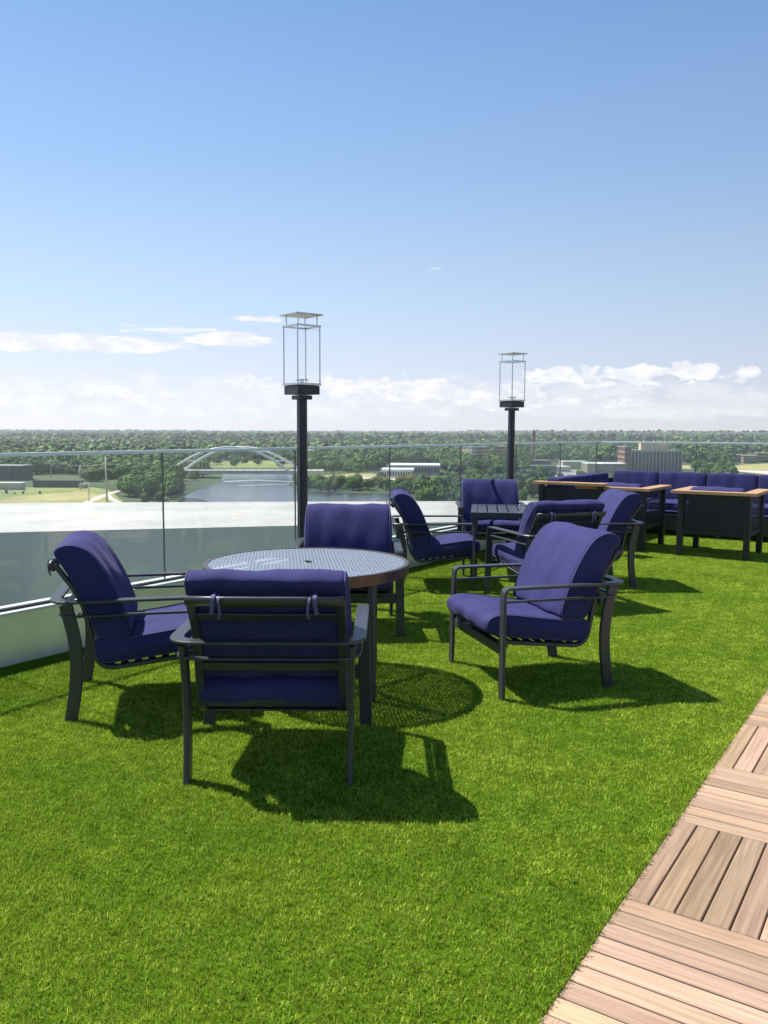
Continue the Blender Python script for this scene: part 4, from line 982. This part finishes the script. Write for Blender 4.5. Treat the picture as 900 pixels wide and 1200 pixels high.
# old truss remnant at the near bank
tx, ty = gp(228, 590.5); tr_ = empty('old_truss', (tx, ty, GZ), R(3)); tag(tr_, 'rusty remnant of a low truss span lying in the river', 'truss')
mb = MB(); Lh = 8
top = [(-Lh+2*Lh*t, 0, .5+2.2*math.sin(PI*min(1, .25+t*.75))) for t in [i/12 for i in range(13)]]
mb.sweep(top, .6, .35, (0, 1, 0)); mb.box((0, 0, .3), (2*Lh, .6, .4))
for i, q in enumerate(top[:-1]):
    mb.sweep([(q[0], 0, .4), q], .25, .25, (1, 0, 0)); mb.sweep([(q[0], 0, .4), top[i+1]], .2, .2, (0, 1, 0))
mb.build('truss_frame', M['rust'], tr_)
# utility poles and wires
def upole(u, vb, vt, wdt, lab, arm=6.0):
    x, y = gp(u, vb); e = empty('utility_pole', (x, y, GZ)); tag(e, lab, 'utility pole', 'utility poles by the lawn'); hh = hz(u, vt, y)-GZ
    MB().sweep([(0, 0, 0), (0, 0, hh)], wdt, wdt, (1, 0, 0), round_=True, n=8).build('pole', M['concrete'], e)
    if arm: MB().box((0, 0, hh*.84), (arm, .3, .35)).box((0, 0, hh*.95), (arm*.6, .3, .3)).build('crossarm', M['concrete'], e)
    return Vector((x, y, GZ+hh*.84))
a1 = upole(125.5, 592, 535, .95, 'tallest grey utility pole beside the pale path', 7)
a2 = upole(94.5, 575, 546, .6, 'slim grey utility pole at the end of the retaining wall', 3)
a3 = upole(104.5, 588, 566, .5, 'short dark lamp post on the dry lawn left of the tallest utility pole', 0)
a4 = upole(60, 560, 536, .6, 'distant utility pole left of the slim one, among the trees', 4)
for k, (p, q) in enumerate(((a1, a2), (a1, a4), (a1, Vector((-90, 640, GZ+19))))):
    pts_ = [p.lerp(q, t)+Vector((0, 0, -2.0*4*t*(1-t))) for t in [i/10 for i in range(11)]]
    o = MB().sweep(pts_, .12, .12, (0, 0, 1), round_=True, n=4).build('power_line', M['concrete']); tag(o, ['thin overhead wire from the tallest utility pole to the slim one', 'thin overhead wire from the tallest utility pole to the pole in the trees', 'thin overhead wire from the tallest utility pole towards the bridge'][k], 'wire', 'overhead wires')
# ------------------------------------------------------------------ individual trees
cluster(38, 146, 225, 562, 586, .75, 1.25, 'thicket on the left river bank', 'broad green tree in the dense thicket between the lawn path and the river', lambda u, v: u < 226-(v-562)*1.0)
cluster(3, 165, 190, 586, 592, .45, .7, 'low bushes by the left river bank', 'low rounded bush at the front of the thicket by the river')
cluster(52, 96, 238, 551, 565, .8, 1.35, 'trees behind the lawn', 'dark tree in the belt behind the lawn and retaining wall')
cluster(44, 352, 456, 569, 576.5, .5, .95, 'trees along the far river bank', 'small dark green tree in the row lining the far bank of the river')
cluster(40, 462, 545, 569, 592, .7, 1.15, 'trees between the river and the farther lantern', 'bushy green tree in the belt right of the river, left of the farther lantern', lambda u, v: v < 581 or u > 486)
cluster(52, 545, 642, 553, 592, .7, 1.15, 'trees behind the square table', 'bushy tree in the belt around the foot of the farther lantern')
cluster(14, 372, 440, 549, 555.5, .8, 1.25, 'trees on the far park edge', 'round green tree left of the white warehouse across the river')
cluster(3, 344, 352, 560, 570, .6, .8, 'trees by the right end of the bridge', 'small tree at the right end of the arch bridge')
cluster(16, 812, 862, 551, 562, .8, 1.2, 'trees right of the office slab', 'full green tree right of the office slab above the sofa')
cluster(6, 640, 735, 558, 566, .5, .8, 'low trees before the works halls', 'low tree before the works halls left of the office slab')
cluster(8, -30, 70, 578, 579, .12, .2, 'shrubs on the lawn', 'small dark shrub in the row along the lawn')
# ------------------------------------------------------------------ the far-off forest (one mass)
def excluded(x, y):
    t = y/1.0
    u = 450+x/y*F_PX; v = 505.5+(CAM_H-GZ)/y*F_PX+(u-450)*.0044
    if v > 568: return True
    if u < 100 and v > 556: return True
    if u < 210 and v > 562: return True
    if 200 < u < 352 and v > 547: return True
    if 236 < u < 350 and v > 539 and rng.random() < .93: return True
    if 350 < u < 530 and v > 552: return True
    if 445 < u < 520 and v > 543.5: return True
    if 530 <= u < 640 and v > 556: return True
    if 548 < u < 600 and 540 < v < 548: return True
    if 618 < u < 800 and v > 541: return True
    if 795 < u < 815 and v > 543: return True
    if u >= 812 and v > 545: return True
    if 855 < u < 910 and 534 < v < 547: return True
    return False
Vs = []; Ts = []
def plant(n, d0, d1, quads, size, rad, pw=1.0):
    cnt = 0
    while cnt < n:
        d = d0*(d1/d0)**(rng.random()**pw); uu = rng.uniform(-330, 1120); x = (uu-450)/F_PX*d; y = d
        if excluded(x, y): continue
        if y > 900 and math.sin(x/95+2*math.sin(y/420))*math.sin(y/330+x/700) > .93: continue
        s = rng.uniform(.75, 1.35); v, t = crown_arrays(rng, quads, size, rad, rad*1.7, .5, 2)
        v = v*s; v[:, :, 2] *= rng.uniform(.8, 1.1); dens = 0
        zh = GZ
        if y > 2300: zh += 9*(.5+.5*math.sin(x/900+1)*math.sin(y/1300))
        if y > 4200: zh += 7*(.5+.5*math.sin(x/1700+.4))+ (8 if x > 800 else 0)
        if y > 7000: zh += 3*(.5+.5*math.sin(x/2600+2))
        v = v+np.array([x, y, zh]); fld = math.sin(x/170+1.3*math.sin(y/310))*math.sin(y/260+math.sin(x/120)); b_ = rng.choice([.72, .88, 1.0, 1.15, 1.4], p=[.22, .25, .23, .2, .1])*(1+.22*fld); t = t*b_
        if b_ > 1.3: t[:, 0] *= 1.25
        Vs.append(v); Ts.append(t); cnt += 1
plant(3200, 600, 1100, 120, 1.3, 6.5)
plant(6200, 1000, 2400, 46, 2.4, 8.5)
plant(7200, 2200, 5000, 24, 4.2, 11)
plant(7200, 4600, 11000, 14, 7, 14)
fo = bpy.data.objects.new('forest', quads_mesh('forest', np.concatenate(Vs), np.concatenate(Ts), M['leaffar'])); COL.objects.link(fo)
tag(fo, 'hazy green woodland stretching from the river to the horizon', 'forest', kind='stuff')
# distant rises carrying the woods
hm = mat('far_woodland_ground', (0.045, 0.075, 0.028), .95, var=.25, scale=.003)
V = []; Fc = []; nx, ny = 70, 14
for j in range(ny+1):
    y = 2300*(13500/2300)**(j/ny)
    for i in range(nx+1):
        x = (-.85+1.6*i/nx)*y; z = GZ-1
        z += 9*(.5+.5*math.sin(x/900+1)*math.sin(y/1300))
        if y > 4200: z += (7*(.5+.5*math.sin(x/1700+.4))+(8 if x > 800 else 0))
        if y > 7000: z += 3*(.5+.5*math.sin(x/2600+2))
        if j == 0 or j == ny: z = GZ-1
        V.append((x, y, z))
for j in range(ny):
    for i in range(nx): a = j*(nx+1)+i; Fc.append((a, a+1, a+nx+2, a+nx+1))
tag(MB().add(V, Fc, True).build('hills', hm), kind='structure')
# the building that carries the terrace
bb = MB(); P_ = [g0, g1, Bend+N2*.2, EDGE0+DD*16, EDGE0+DD*16+PP*6, EDGE0-DD*5+PP*6, EDGE0-DD*5-PP*4]
# ------------------------------------------------------------------ air
def haze():
    m = bpy.data.materials.new('haze'); m.use_nodes = True; nt = m.node_tree; nt.nodes.clear()
    out = nt.nodes.new('ShaderNodeOutputMaterial'); pv = nt.nodes.new('ShaderNodeVolumePrincipled')
    pv.inputs['Density'].default_value = HAZE; pv.inputs['Color'].default_value = (0.86, 0.92, 1.0, 1); pv.inputs['Anisotropy'].default_value = .2
    nt.links.new(pv.outputs[0], out.inputs['Volume'])
    o = MB().box((0, 0, (GZ-1+6)/2), (41000, 41000, 6-(GZ-1))).build('haze', m); tag(o, kind='stuff'); o['label'] = 'thin pale summer haze over the river valley'; o['category'] = 'haze'
HAZE = 1.0e-4
haze()
